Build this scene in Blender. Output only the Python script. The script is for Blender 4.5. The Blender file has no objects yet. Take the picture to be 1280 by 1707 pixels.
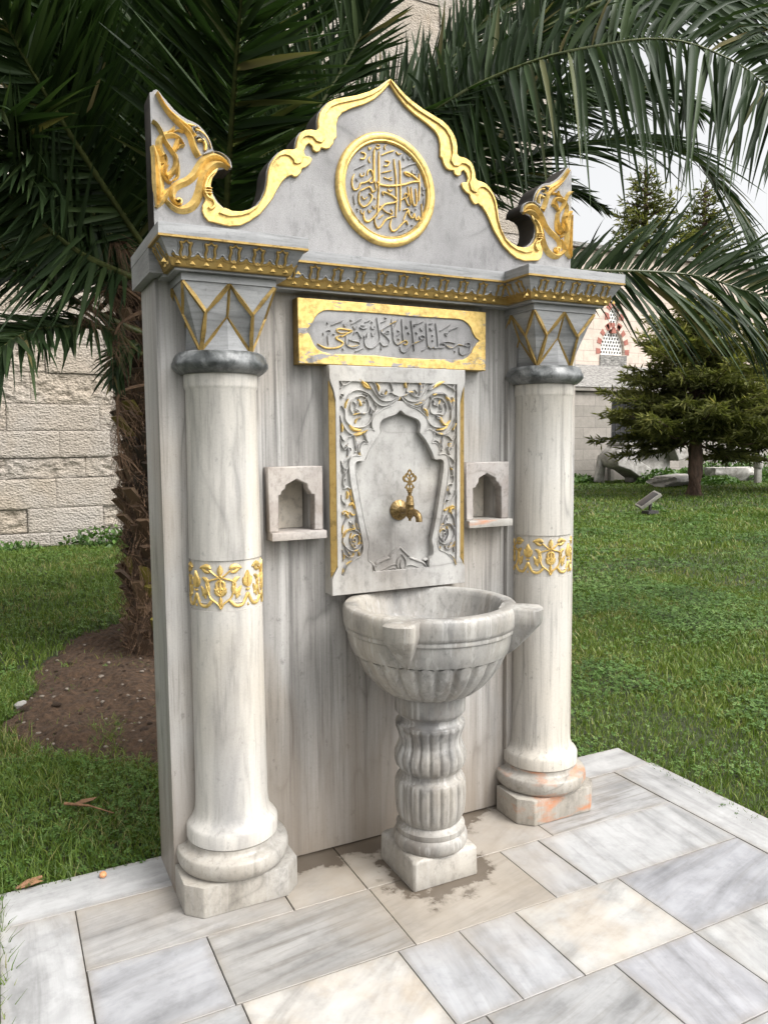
import bpy, bmesh, math, random
import numpy as np
from mathutils import Vector, Matrix
random.seed(7); RNG = np.random.default_rng(7)
PI = math.pi
# ------------------------------------------------------------------ camera, sky, sun
CAM = np.array([-0.4858, -2.6146, 1.55])
RV = np.array([0.8948, -0.4465, -0.0082]); UV_ = np.array([0.0477, 0.0774, 0.9959]); FV = np.array([0.444, 0.8914, -0.0905])
FV /= np.linalg.norm(FV); RV -= FV*(RV@FV); RV /= np.linalg.norm(RV); UV_ = np.cross(RV, FV)
FPX = 1296.79
sc = bpy.context.scene
cd = bpy.data.cameras.new('camera'); co = bpy.data.objects.new('camera', cd); sc.collection.objects.link(co)
cd.sensor_fit = 'HORIZONTAL'; cd.sensor_width = 36; cd.lens = 36*FPX/1280; cd.clip_start = .05; cd.clip_end = 2000
co.matrix_world = Matrix(((RV[0], UV_[0], -FV[0], CAM[0]), (RV[1], UV_[1], -FV[1], CAM[1]), (RV[2], UV_[2], -FV[2], CAM[2]), (0, 0, 0, 1)))
sc.camera = co
w = bpy.data.worlds.new('World'); sc.world = w; w.use_nodes = True
nt = w.node_tree; bg = nt.nodes['Background']
sky = nt.nodes.new('ShaderNodeTexSky'); sky.sky_type = 'NISHITA'; sky.sun_disc = False
SUN_EL, SUN_AZ = math.radians(50), math.radians(148)       # azimuth clockwise from +Y: behind the camera, to its right
sky.sun_elevation = SUN_EL; sky.sun_rotation = SUN_AZ; sky.dust_density = 6; sky.air_density = 1.0; sky.ozone_density = 1
hs = nt.nodes.new('ShaderNodeHueSaturation'); hs.inputs['Saturation'].default_value = .06; hs.inputs['Value'].default_value = 1.36
nt.links.new(sky.outputs[0], hs.inputs['Color']); nt.links.new(hs.outputs[0], bg.inputs[0]); bg.inputs[1].default_value = .15
sd = bpy.data.lights.new('sun', 'SUN'); sd.energy = 1.15; sd.angle = math.radians(30); sd.color = (1, .96, .9)
so = bpy.data.objects.new('sun', sd); sc.collection.objects.link(so)
dv = Vector((math.sin(SUN_AZ)*math.cos(SUN_EL), math.cos(SUN_AZ)*math.cos(SUN_EL), math.sin(SUN_EL)))
so.rotation_euler = dv.to_track_quat('Z', 'Y').to_euler()
sc.view_settings.view_transform = 'Standard'; sc.view_settings.look = 'None'; sc.view_settings.exposure = 0.62; sc.view_settings.gamma = 1
sc.view_settings.use_curve_mapping = False
sc.cycles.max_bounces = 6; sc.cycles.diffuse_bounces = 3; sc.cycles.glossy_bounces = 3; sc.cycles.transmission_bounces = 3; sc.cycles.transparent_max_bounces = 4

# ------------------------------------------------------------------ helpers
def ray(px, py): return FV+(px-640)/FPX*RV-(py-853.5)/FPX*UV_
def onY(px, py, y): d = ray(px, py); return CAM+(y-CAM[1])/d[1]*d     # where the sight line of a measured photo point meets the plane Y = y
def onZ(px, py, z): d = ray(px, py); return CAM+(z-CAM[2])/d[2]*d
def crop(ox, oy, s): return lambda pts: [(ox+a/s, oy+b/s) for a, b in pts]
def XZ(pts, y): return [(lambda q: (q[0], q[2]))(onY(a, b, y)) for a, b in pts]
def tag(o, label=None, cat=None, group=None, kind=None):
    if label: o['label'] = label
    if cat: o['category'] = cat
    if group: o['group'] = group
    if kind: o['kind'] = kind
    return o
def thing(name, label, cat, loc=(0, 0, 0), group=None):
    o = bpy.data.objects.new(name, None); sc.collection.objects.link(o); o.location = loc; o.empty_display_size = .1
    return tag(o, label, cat, group)
def link(name, me, mat, parent=None, smooth=None):
    o = bpy.data.objects.new(name, me); sc.collection.objects.link(o)
    if mat is not None:
        for m_ in (mat if isinstance(mat, (list, tuple)) else [mat]): me.materials.append(m_)
    if parent is not None:
        o.parent = parent
        chain = parent; off = Vector((0, 0, 0))
        while chain is not None: off += chain.location; chain = chain.parent
        o.location = -off
    if smooth is not None:
        me.shade_smooth()
        if smooth < 180: me.set_sharp_from_angle(angle=math.radians(smooth))
    return o
class MB:
    def __init__(s): s.v = []; s.f = []; s.mi = []; s.n = 0; s.col = []
    def add(s, vs, fs, mi=0, col=None):
        vs = [tuple(map(float, q)) for q in vs]; b = s.n; s.v += vs; s.n += len(vs)
        for f in fs: s.f.append(tuple(i+b for i in f)); s.mi.append(mi)
        s.col += [col if col is not None else .5]*len(vs)
    def box(s, x0, x1, y0, y1, z0, z1, mi=0, col=None):
        s.add([(x0, y0, z0), (x1, y0, z0), (x1, y1, z0), (x0, y1, z0), (x0, y0, z1), (x1, y0, z1), (x1, y1, z1), (x0, y1, z1)],
              [(0, 3, 2, 1), (4, 5, 6, 7), (0, 1, 5, 4), (1, 2, 6, 5), (2, 3, 7, 6), (3, 0, 4, 7)], mi, col)
    def prism(s, poly, z0, z1, mi=0):      # poly in XY, counter-clockwise
        n = len(poly)
        s.add([(x, y, z0) for x, y in poly]+[(x, y, z1) for x, y in poly], [tuple(range(n-1, -1, -1)), tuple(range(n, 2*n))]+[(i, (i+1) % n, n+(i+1) % n, n+i) for i in range(n)], mi)
    def lathe(s, prof, cx=0, cy=0, n=64, flute=None, a0=0, a1=2*PI, mi=0):
        # prof: (r, z); flute(r, z, ang) -> r
        m_ = len(prof); full = abs(a1-a0-2*PI) < 1e-6; k = n if full else n+1; vs = []
        for (r, z) in prof:
            for i in range(k):
                a = a0+(a1-a0)*i/n; rr = flute(r, z, a) if flute else r
                vs.append((cx+rr*math.cos(a), cy+rr*math.sin(a), z))
        fs = []
        for j in range(m_-1):
            for i in range(n if full else n):
                i2 = (i+1) % k
                fs.append((j*k+i, j*k+i2, (j+1)*k+i2, (j+1)*k+i))
        if prof[0][0] > 1e-4: fs.append(tuple(range(k-1, -1, -1)))
        if prof[-1][0] > 1e-4: fs.append(tuple((m_-1)*k+i for i in range(k)))
        s.add(vs, fs, mi)
    def tube(s, pts, rad, n=8, mi=0, col=None):
        pts = [Vector(p) for p in pts]; m_ = len(pts); vs = []; fs = []
        rad = rad if hasattr(rad, '__len__') else [rad]*m_
        up = Vector((0, 0, 1))
        for i, p in enumerate(pts):
            t = (pts[min(i+1, m_-1)]-pts[max(i-1, 0)]); t = t.normalized() if t.length > 1e-9 else Vector((0, 0, 1))
            a = t.cross(up); a = a.normalized() if a.length > .05 else t.cross(Vector((0, 1, 0))).normalized()
            b = t.cross(a)
            for j in range(n):
                th = 2*PI*j/n; vs.append(p+rad[i]*(a*math.cos(th)+b*math.sin(th)))
        for i in range(m_-1):
            for j in range(n): fs.append((i*n+j, i*n+(j+1) % n, (i+1)*n+(j+1) % n, (i+1)*n+j))
        fs += [tuple(range(n)), tuple((m_-1)*n+j for j in range(n-1, -1, -1))]
        s.add(vs, fs, mi, col)
    def build(s, name, mat, parent=None, smooth=None, bevel=None, fixn=True):
        me = bpy.data.meshes.new(name); me.from_pydata(s.v, [], s.f); me.polygons.foreach_set('material_index', s.mi)
        at = me.attributes.new('tone', 'FLOAT', 'POINT'); at.data.foreach_set('value', s.col)
        if fixn or bevel:
            bm = bmesh.new(); bm.from_mesh(me); bmesh.ops.remove_doubles(bm, verts=bm.verts, dist=1e-5) if bevel else None
            bmesh.ops.recalc_face_normals(bm, faces=bm.faces)
            if bevel:
                es = [e for e in bm.edges if len(e.link_faces) == 2 and e.calc_face_angle(0) > math.radians(35)]
                bmesh.ops.bevel(bm, geom=es, offset=bevel, segments=2, affect='EDGES', profile=.6, clamp_overlap=True)
            bm.to_mesh(me); bm.free()
        me.update()
        return link(name, me, mat, parent, smooth if smooth is not None else (35 if bevel else None))
def fastmesh(name, V, F, mat, parent=None, tone=None, smooth=False):
    # V (n,3) F (m,k) with k constant
    me = bpy.data.meshes.new(name); V = np.asarray(V, np.float32); F = np.asarray(F, np.int32); k = F.shape[1]
    me.vertices.add(len(V)); me.vertices.foreach_set('co', V.ravel()); me.loops.add(F.size); me.loops.foreach_set('vertex_index', F.ravel())
    me.polygons.add(len(F)); me.polygons.foreach_set('loop_start', np.arange(0, F.size, k, dtype=np.int32)); me.polygons.foreach_set('loop_total', np.full(len(F), k, np.int32))
    if tone is not None:
        at = me.attributes.new('tone', 'FLOAT', 'POINT'); at.data.foreach_set('value', np.asarray(tone, np.float32))
    me.update(calc_edges=True); me.validate()
    if smooth: me.shade_smooth()
    return link(name, me, mat, parent)
def smoothpts(pts, k=5, closed=False):
    P = np.array(pts, float); n = len(P)
    if n < 3: 
        return [tuple(P[0]*(1-t)+P[-1]*t) for t in np.linspace(0, 1, k+1)]
    out = []
    rng_ = range(n if closed else n-1)
    for i in rng_:
        if closed: p0, p1, p2, p3 = P[i-1], P[i], P[(i+1) % n], P[(i+2) % n]
        else: p0, p1, p2, p3 = P[max(i-1, 0)], P[i], P[i+1], P[min(i+2, n-1)]
        for t in np.linspace(0, 1, k, endpoint=False):
            out.append(tuple(.5*((2*p1)+(-p0+p2)*t+(2*p0-5*p1+4*p2-p3)*t*t+(-p0+3*p1-3*p2+p3)*t**3)))
    if not closed: out.append(tuple(P[-1]))
    return out
def plate(name, outer, holes, yf, thick, mat, parent, bevel=.002):
    # flat relief cut from a 2D outline (X,Z), front face at Y = yf
    cu = bpy.data.curves.new(name, 'CURVE'); cu.dimensions = '2D'; cu.fill_mode = 'BOTH'; cu.extrude = max(thick/2-bevel, .0001); cu.bevel_depth = bevel; cu.bevel_resolution = 1; cu.offset = -bevel
    for pl in [outer]+holes:
        sp = cu.splines.new('POLY'); sp.points.add(len(pl)-1)
        for q, (a, b) in zip(sp.points, pl): q.co = (a, b, 0, 1)
        sp.use_cyclic_u = True
    o = bpy.data.objects.new(name, cu); sc.collection.objects.link(o)
    dg = bpy.context.evaluated_depsgraph_get(); dg.update()
    me = bpy.data.meshes.new_from_object(o.evaluated_get(dg)); bpy.data.objects.remove(o); bpy.data.curves.remove(cu)
    me.name = name
    n = len(me.vertices); a = np.empty(n*3, np.float32); me.vertices.foreach_get('co', a); a = a.reshape(-1, 3)
    b = np.stack([a[:, 0], -a[:, 2]+yf+thick/2, a[:, 1]], 1); me.vertices.foreach_set('co', b.ravel().astype(np.float32))
    bm = bmesh.new(); bm.from_mesh(me); bmesh.ops.remove_doubles(bm, verts=bm.verts, dist=1e-5); bmesh.ops.recalc_face_normals(bm, faces=bm.faces); bm.to_mesh(me); bm.free()
    me.materials.clear(); me.update()
    return link(name, me, mat, parent)
class Relief:                              # raised carved lines; fmap(u, v, h) -> point
    def __init__(s, fmap, vs=1): s.f = fmap; s.m = MB(); s.vs = vs
    def stroke(s, pts, wd, h, ends='round', k=4, ridge=False, closed=False, mi=0):
        P = np.array(smoothpts([(a, b*s.vs) for a, b in pts], k, closed)); n = len(P)
        T = np.gradient(P, axis=0) if not closed else np.roll(P, -1, 0)-np.roll(P, 1, 0)
        L = np.linalg.norm(T, axis=1); L[L < 1e-9] = 1; T /= L[:, None]; N = np.stack([-T[:, 1], T[:, 0]], 1)
        t = np.linspace(0, 1, n)
        if callable(ends): wv = wd*np.array([ends(x) for x in t])
        elif ends == 'leaf': wv = wd*np.maximum(np.sin(PI*t)**.8, .06)
        elif ends == 'drop': wv = wd*np.maximum(np.sin(PI*t**.6)**.9, .06)
        elif ends == 'taper': wv = wd*(1-.85*t)
        elif ends == 'both': wv = wd*np.minimum(1, .3+np.minimum(t, 1-t)*6)
        else: wv = wd*np.minimum(1, .45+np.minimum(t, 1-t)*12) if not closed else np.full(n, wd)
        prof = [(-.5, -.15), (0, 1), (.5, -.15)] if ridge else [(-.5, -.15), (-.42, .62), (-.15, 1), (.15, 1), (.42, .62), (.5, -.15)]
        q = len(prof); vs = []
        for i in range(n):
            for a, b in prof:
                uv = P[i]+N[i]*wv[i]*a; vs.append(s.f(uv[0], uv[1], h*b))
        fs = []
        for i in range(n if closed else n-1):
            j = (i+1) % n
            for c in range(q-1): fs.append((i*q+c, i*q+c+1, j*q+c+1, j*q+c))
        if not closed: fs += [tuple(range(q)), tuple((n-1)*q+c for c in range(q-1, -1, -1))]
        s.m.add(vs, fs, mi)
    def build(s, name, mat, parent): return s.m.build(name, mat, parent, smooth=40)
def vnoise(x, y, seed=0, oct=4):
    x = np.asarray(x, float); y = np.asarray(y, float); r = np.zeros(np.broadcast(x, y).shape); amp = 1; tot = 0
    for o in range(oct):
        xi = np.floor(x).astype(np.int64); yi = np.floor(y).astype(np.int64); fx = x-xi; fy = y-yi; fx = fx*fx*(3-2*fx); fy = fy*fy*(3-2*fy)
        def hsh(a, b):
            h = (a*374761393+b*668265263+(seed+o)*974711) & 0xffffffff; h = ((h ^ (h >> 13))*1274126177) & 0xffffffff
            return ((h ^ (h >> 16)) & 0xffff)/65535.
        v = (hsh(xi, yi)*(1-fx)+hsh(xi+1, yi)*fx)*(1-fy)+(hsh(xi, yi+1)*(1-fx)+hsh(xi+1, yi+1)*fx)*fy
        r += amp*v; tot += amp; amp *= .5; x = x*2.03+7; y = y*2.03+3
    return r/tot
# ------------------------------------------------------------------ materials
class NT:
    def __init__(s, name):
        s.m = bpy.data.materials.new(name); s.m.use_nodes = True; s.t = s.m.node_tree; s.b = s.t.nodes['Principled BSDF']
        s.tc = s.t.nodes.new('ShaderNodeTexCoord')
    def n(s, typ, **kw):
        nd = s.t.nodes.new('ShaderNode'+typ)
        for k, v in kw.items():
            if k.startswith('i_'):
                key = k[2:].replace('_', ' '); nd.inputs[key].default_value = v
            else: setattr(nd, k, v)
        return nd
    def l(s, a, b): s.t.links.new(a, b)
    def coord(s, scale=(1, 1, 1), src=None, rot=(0, 0, 0), loc=(0, 0, 0)):
        mp = s.n('Mapping'); mp.inputs['Scale'].default_value = scale; mp.inputs['Rotation'].default_value = rot; mp.inputs['Location'].default_value = loc
        s.l(src or s.tc.outputs['Object'], mp.inputs['Vector']); return mp.outputs[0]
    def noise(s, co_, scale=1, detail=4, rough=.55, dist=0):
        nd = s.n('TexNoise', i_Scale=scale, i_Detail=detail, i_Roughness=rough, i_Distortion=dist); s.l(co_, nd.inputs['Vector']); return nd.outputs['Fac']
    def ramp(s, fac, stops, interp='LINEAR'):
        r = s.n('ValToRGB'); cr = r.color_ramp; cr.interpolation = interp
        while len(cr.elements) > len(stops): cr.elements.remove(cr.elements[-1])
        while len(cr.elements) < len(stops): cr.elements.new(.5)
        for e, (p, c) in zip(cr.elements, stops):
            e.position = p; e.color = (*c, 1) if hasattr(c, '__len__') else (c, c, c, 1)
        s.l(fac, r.inputs[0]); return r.outputs[0]
    def mix(s, fac, a, b, mode='MIX'):
        m_ = s.n('Mix', data_type='RGBA', blend_type=mode)
        for inp, val in ((m_.inputs[0], fac), (m_.inputs[6], a), (m_.inputs[7], b)):
            if isinstance(val, (int, float)): inp.default_value = val
            elif isinstance(val, tuple): inp.default_value = (*val, 1)
            else: s.l(val, inp)
        return m_.outputs[2]
    def math(s, op, a, b=0.0, clamp=False):
        m_ = s.n('Math', operation=op, use_clamp=clamp)
        for inp, val in ((m_.inputs[0], a), (m_.inputs[1], b)):
            if isinstance(val, (int, float)): inp.default_value = val
            else: s.l(val, inp)
        return m_.outputs[0]
    def bump(s, h, strength=.3, dist=.01):
        b = s.n('Bump'); b.inputs['Strength'].default_value = strength; b.inputs['Distance'].default_value = dist; s.l(h, b.inputs['Height']); s.l(b.outputs[0], s.b.inputs['Normal'])
    def fin(s, col, rough=.5, metal=0, spec=.5):
        if isinstance(col, tuple): s.b.inputs['Base Color'].default_value = (*col, 1)
        else: s.l(col, s.b.inputs['Base Color'])
        if isinstance(rough, (int, float)): s.b.inputs['Roughness'].default_value = rough
        else: s.l(rough, s.b.inputs['Roughness'])
        if isinstance(metal, (int, float)): s.b.inputs['Metallic'].default_value = metal
        else: s.l(metal, s.b.inputs['Metallic'])
        s.b.inputs['Specular IOR Level'].default_value = spec
        return s.m
def attr(s, name='tone', out='Fac'):
    a = s.n('Attribute', attribute_name=name); return a.outputs[out]
def marble(name, light, mid, dark, vs=(7, 7, .55), streak=.6, rough=.38, seed=0, stipple=0, warm=None, bumpk=.15, dirt=0, orange=0, foot=0, K=.60):
    light, mid, dark = [tuple(x*k_ for x in c) for c, k_ in ((light, K), (mid, K*.93), (dark, K*.8))]
    s = NT(name)
    c1 = s.coord(vs, loc=(seed*3.1, seed*1.7, seed)); f = s.noise(c1, 1, 5, .6, .6)
    col = s.ramp(f, [(.28, dark), (.42, mid), (.6, light), (.8, tuple(min(1, x*1.05) for x in light))])
    c2 = s.coord((vs[0]*5, vs[1]*5, vs[2]*2.2), loc=(seed*5.3, 2, seed)); f2 = s.noise(c2, 1, 4, .65, .3)
    k2 = s.ramp(f2, [(.55, 0.), (.72, 1.)])
    col = s.mix(s.math('MULTIPLY', k2, streak*.55), col, tuple(x*.55 for x in dark))
    c5 = s.coord((vs[0]*.55, vs[1]*.55, vs[2]*1.3+.5), loc=(seed*2.3, 9, seed*.7), rot=(0, .22, 0)); f8 = s.math('ABSOLUTE', s.math('SUBTRACT', s.noise(c5, 1, 2.2, .45, .25), .5)); f9 = s.noise(s.coord((2, 2, 1.5), loc=(seed, 1, 3)), 2, 3, .5)
    col = s.mix(s.math('MULTIPLY', s.ramp(f8, [(0, .5), (.010, .16), (.03, 0.)]), s.ramp(f9, [(.42, 0.), (.6, 1.)])), col, tuple(x*.6 for x in dark))
    c3 = s.coord((1.6, 1.6, 1.1), loc=(seed, 4, 1)); f3 = s.noise(c3, 1.3, 3, .5, .2)
    fg = s.noise(s.coord((vs[0]*11, vs[1]*11, vs[2]*9), loc=(seed, seed, 2)), 1, 3, .7); col = s.mix(.8, col, s.ramp(fg, [(.34, .74), (.47, .98), (.56, 1.0), (.7, 1.07)]), 'MULTIPLY')
    gr = s.noise(s.coord((1, 1, .6)), 34, 5, .75); col = s.mix(s.ramp(gr, [(.60, 0.), (.68, .42)]), col, tuple(x*.7 for x in dark))
    if warm: col = s.mix(s.ramp(f3, [(.45, 0.), (.7, .75)]), col, warm, 'MULTIPLY')
    f4 = s.noise(s.coord(), 160, 3, .7)
    col = s.mix(.35, col, s.ramp(f4, [(.3, .72), (.55, 1.), (.75, 1.)]), 'MULTIPLY')
    if dirt:
        f5 = s.noise(s.coord((9, 9, 1.8)), 1.2, 5, .65); col = s.mix(s.math('MULTIPLY', s.ramp(f5, [(.48, 0.), (.75, 1.)]), dirt), col, (.16, .13, .10))
        f6 = s.noise(s.coord((45, 45, 1.3)), 1, 3, .6); col = s.mix(s.math('MULTIPLY', s.ramp(f6, [(.56, 0.), (.62, .7)]), dirt*.8), col, (.48, .47, .45))
    if orange:
        f7 = s.noise(s.coord((5, 5, 14), loc=(.3, .2, .42)), 1.1, 4, .55); col = s.mix(s.math('MULTIPLY', s.ramp(f7, [(.54, 0.), (.66, .9)]), orange), col, (.46, .18, .075))
    if foot:
        sp_ = s.n('SeparateXYZ'); s.l(s.tc.outputs['Object'], sp_.inputs[0]); fz = s.math('ADD', s.math('MULTIPLY', sp_.outputs[2], .8), s.math('MULTIPLY', s.noise(s.coord((9, 9, 1.2)), 1, 5, .65), .9))
        col = s.mix(s.ramp(fz, [(.4, .75), (1.05, 0.)]), col, (.23, .185, .14))
    h = s.noise(s.coord(), 420 if stipple else 60, 3, .6)
    s.bump(h, .55 if stipple else bumpk, .004 if stipple else .003)
    return s.fin(col, s.ramp(f4, [(.3, rough+.12), (.7, rough)]), 0, .4)
M = {}
M['panel'] = marble('veined_grey_marble', (.68, .66, .63), (.48, .46, .435), (.19, .18, .17), (9, 9, .4), 1.2, .42, 1, warm=(.93, .80, .64), foot=1)
M['column'] = marble('cream_white_marble', (.78, .745, .68), (.72, .685, .63), (.50, .485, .465), (4.5, 4.5, .45), .25, .3, 2, warm=(1, .93, .82), K=.76)
M['basin'] = marble('basin_marble', (.6, .58, .54), (.46, .45, .43), (.26, .255, .25), (5, 5, 2.2), .5, .36, 4, warm=(.97, .89, .78), dirt=.6)
M['carved'] = marble('carved_panel_marble', (.66, .645, .615), (.56, .545, .52), (.40, .38, .36), (3, 3, 2.5), .15, .4, 5, warm=(1, .93, .83), bumpk=.25, dirt=.22, K=.68)
M['crest'] = marble('bush_hammered_marble', (.56, .55, .545), (.49, .48, .48), (.36, .355, .36), (2.2, 2.2, 1.2), .3, .6, 6, stipple=1)
M['cornice'] = marble('cornice_grey_marble', (.56, .565, .57), (.46, .465, .47), (.30, .305, .31), (1.1, 1.1, 11), .5, .42, 7)
M['greymarble'] = marble('dark_grey_marble', (.34, .35, .35), (.13, .14, .14), (.05, .055, .055), (16, 16, 14), .8, .3, 8)
M['niche'] = marble('pinkish_niche_marble', (.68, .64, .61), (.6, .55, .52), (.5, .43, .38), (6, 6, 5), .3, .42, 9, warm=(1, .92, .82))
M['column2'] = marble('streaked_cream_marble', (.74, .71, .66), (.66, .63, .58), (.24, .235, .23), (6, 6, .35), .9, .3, 31, warm=(1, .95, .87), K=.72)
M['nicheback'] = marble('cream_niche_inside', (.86, .79, .68), (.80, .71, .59), (.6, .5, .4), (5, 5, 4), .2, .5, 44, K=.85)
M['base'] = marble('base_marble', (.66, .63, .58), (.54, .51, .46), (.34, .32, .29), (4, 4, 3), .4, .36, 10, warm=(1, .93, .82), dirt=.25)
M['baseorange'] = marble('orange_stained_base_marble', (.66, .63, .58), (.54, .51, .46), (.34, .32, .29), (4, 4, 3), .4, .36, 12, warm=(1, .93, .82), dirt=.25, orange=.9)
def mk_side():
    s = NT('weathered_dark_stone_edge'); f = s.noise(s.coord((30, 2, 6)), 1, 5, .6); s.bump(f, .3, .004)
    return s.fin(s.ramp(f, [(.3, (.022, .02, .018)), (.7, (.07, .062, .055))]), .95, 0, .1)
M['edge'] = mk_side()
def mk_gold(name, wear=.0, dark=0.):
    s = NT(name); f = s.noise(s.coord(), 55, 4, .6); g = s.noise(s.coord((1, 1, 1)), 260, 3, .6)
    col = s.ramp(f, [(.3, (.50, .33, .10)), (.5, (.68, .48, .16)), (.75, (.76, .57, .22))])
    met = .55; rg = s.ramp(g, [(.3, .40), (.7, .58)])
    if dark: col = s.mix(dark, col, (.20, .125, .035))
    if wear:
        n1 = s.noise(s.coord((2.2, 2.2, 6)), 2.6, 8, .72, .1); k = s.ramp(n1, [(.56-wear*.12, 0.), (.585-wear*.12, 1.)])
        col = s.mix(k, col, (.28, .27, .265)); met = s.math('MULTIPLY', s.math('SUBTRACT', 1., k), .55)
        rg = s.mix(k, rg, (.7, .7, .7))
    dn = s.noise(s.coord(), 21, 6, .7); col = s.mix(1., col, s.ramp(dn, [(.34, .5), (.47, .95), (.6, 1.)]), 'MULTIPLY')
    s.bump(g, .45, .002)
    return s.fin(col, rg, met)
M['gold'] = mk_gold('gold_leaf'); M['goldworn'] = mk_gold('worn_gold_leaf', wear=.01); M['golddark'] = mk_gold('tarnished_shaded_gold', dark=.72)  # golddark: tarnish plus the shade of ledge, ridges and sides painted into its colour
M['goldpatch'] = mk_gold('patchy_gold_on_marble', wear=.55)
def mk_brass():
    s = NT('old_brass'); f = s.noise(s.coord(), 120, 4, .6); s.bump(f, .2, .001)
    return s.fin(s.ramp(f, [(.3, (.10, .065, .028)), (.6, (.28, .195, .085)), (.8, (.42, .31, .15))]), .42, .85)
M['brass'] = mk_brass()
def simple(name, a, b, sc_=20, rough=.8, bump=.3, bd=.01, stretch=(1, 1, 1), metal=0):
    s = NT(name); f = s.noise(s.coord(stretch), sc_, 5, .6); s.bump(f, bump, bd); return s.fin(s.ramp(f, [(.3, a), (.7, b)]), rough, metal)
def leafmat(name, stops, rough=.45, trans=.25, spec=.4):
    s = NT(name); a = attr(s); col = s.ramp(a, stops); s.b.inputs['Roughness'].default_value = rough; s.b.inputs['Specular IOR Level'].default_value = spec
    s.l(col, s.b.inputs['Base Color'])
    if trans:
        tr = s.n('BsdfTranslucent'); s.l(s.mix(1., col, (1., 1.15, .6), 'MULTIPLY'), tr.inputs[0]); ms = s.n('MixShader'); ms.inputs[0].default_value = trans
        s.l(s.b.outputs[0], ms.inputs[1]); s.l(tr.outputs[0], ms.inputs[2]); s.l(ms.outputs[0], s.t.nodes['Material Output'].inputs[0])
    return s.m
M['palm'] = leafmat('palm_leaflet', [(0, (.010, .020, .007)), (.5, (.024, .045, .015)), (.9, (.055, .085, .030)), (1, (.15, .13, .055))], .52, .25, .25)
M['rachis'] = simple('palm_rachis', (.035, .048, .014), (.095, .105, .032), 30, .45, .1)
M['palmdead'] = simple('dry_palm_fibre', (.05, .028, .016), (.17, .10, .055), 25, .85, .3)
M['boot'] = leafmat('palm_leaf_base', [(0, (.025, .016, .010)), (.55, (.075, .045, .026)), (.8, (.14, .09, .05)), (1, (.15, .125, .02))], .7, 0)
M['grass'] = leafmat('grass_blades', [(0, (.038, .068, .010)), (.5, (.098, .158, .022)), (.85, (.17, .225, .04)), (1, (.28, .25, .10))], .5, .3)
M['clover'] = leafmat('clover_leaves', [(0, (.034, .074, .014)), (.5, (.085, .165, .034)), (.9, (.15, .24, .065)), (1, (.15, .22, .07))], .45, .25)
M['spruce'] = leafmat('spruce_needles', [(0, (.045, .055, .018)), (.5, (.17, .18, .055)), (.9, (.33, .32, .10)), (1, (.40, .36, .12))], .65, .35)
M['bark'] = simple('conifer_bark', (.035, .022, .015), (.13, .08, .055), 14, .9, .8, .03, (1, 1, .3))
M['soil'] = simple('dug_soil', (.022, .012, .006), (.10, .058, .032), 34, .95, .9, .03)
def mk_ground():
    s = NT('lawn_ground'); f = s.noise(s.coord(), 1.3, 6, .7); g = s.noise(s.coord(), 40, 4, .7); s.bump(g, .8, .03)
    col = s.mix(g, s.ramp(f, [(.3, (.022, .04, .01)), (.7, (.05, .085, .018))]), (.03, .022, .012)); return s.fin(col, .95)
M['ground'] = mk_ground()
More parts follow.
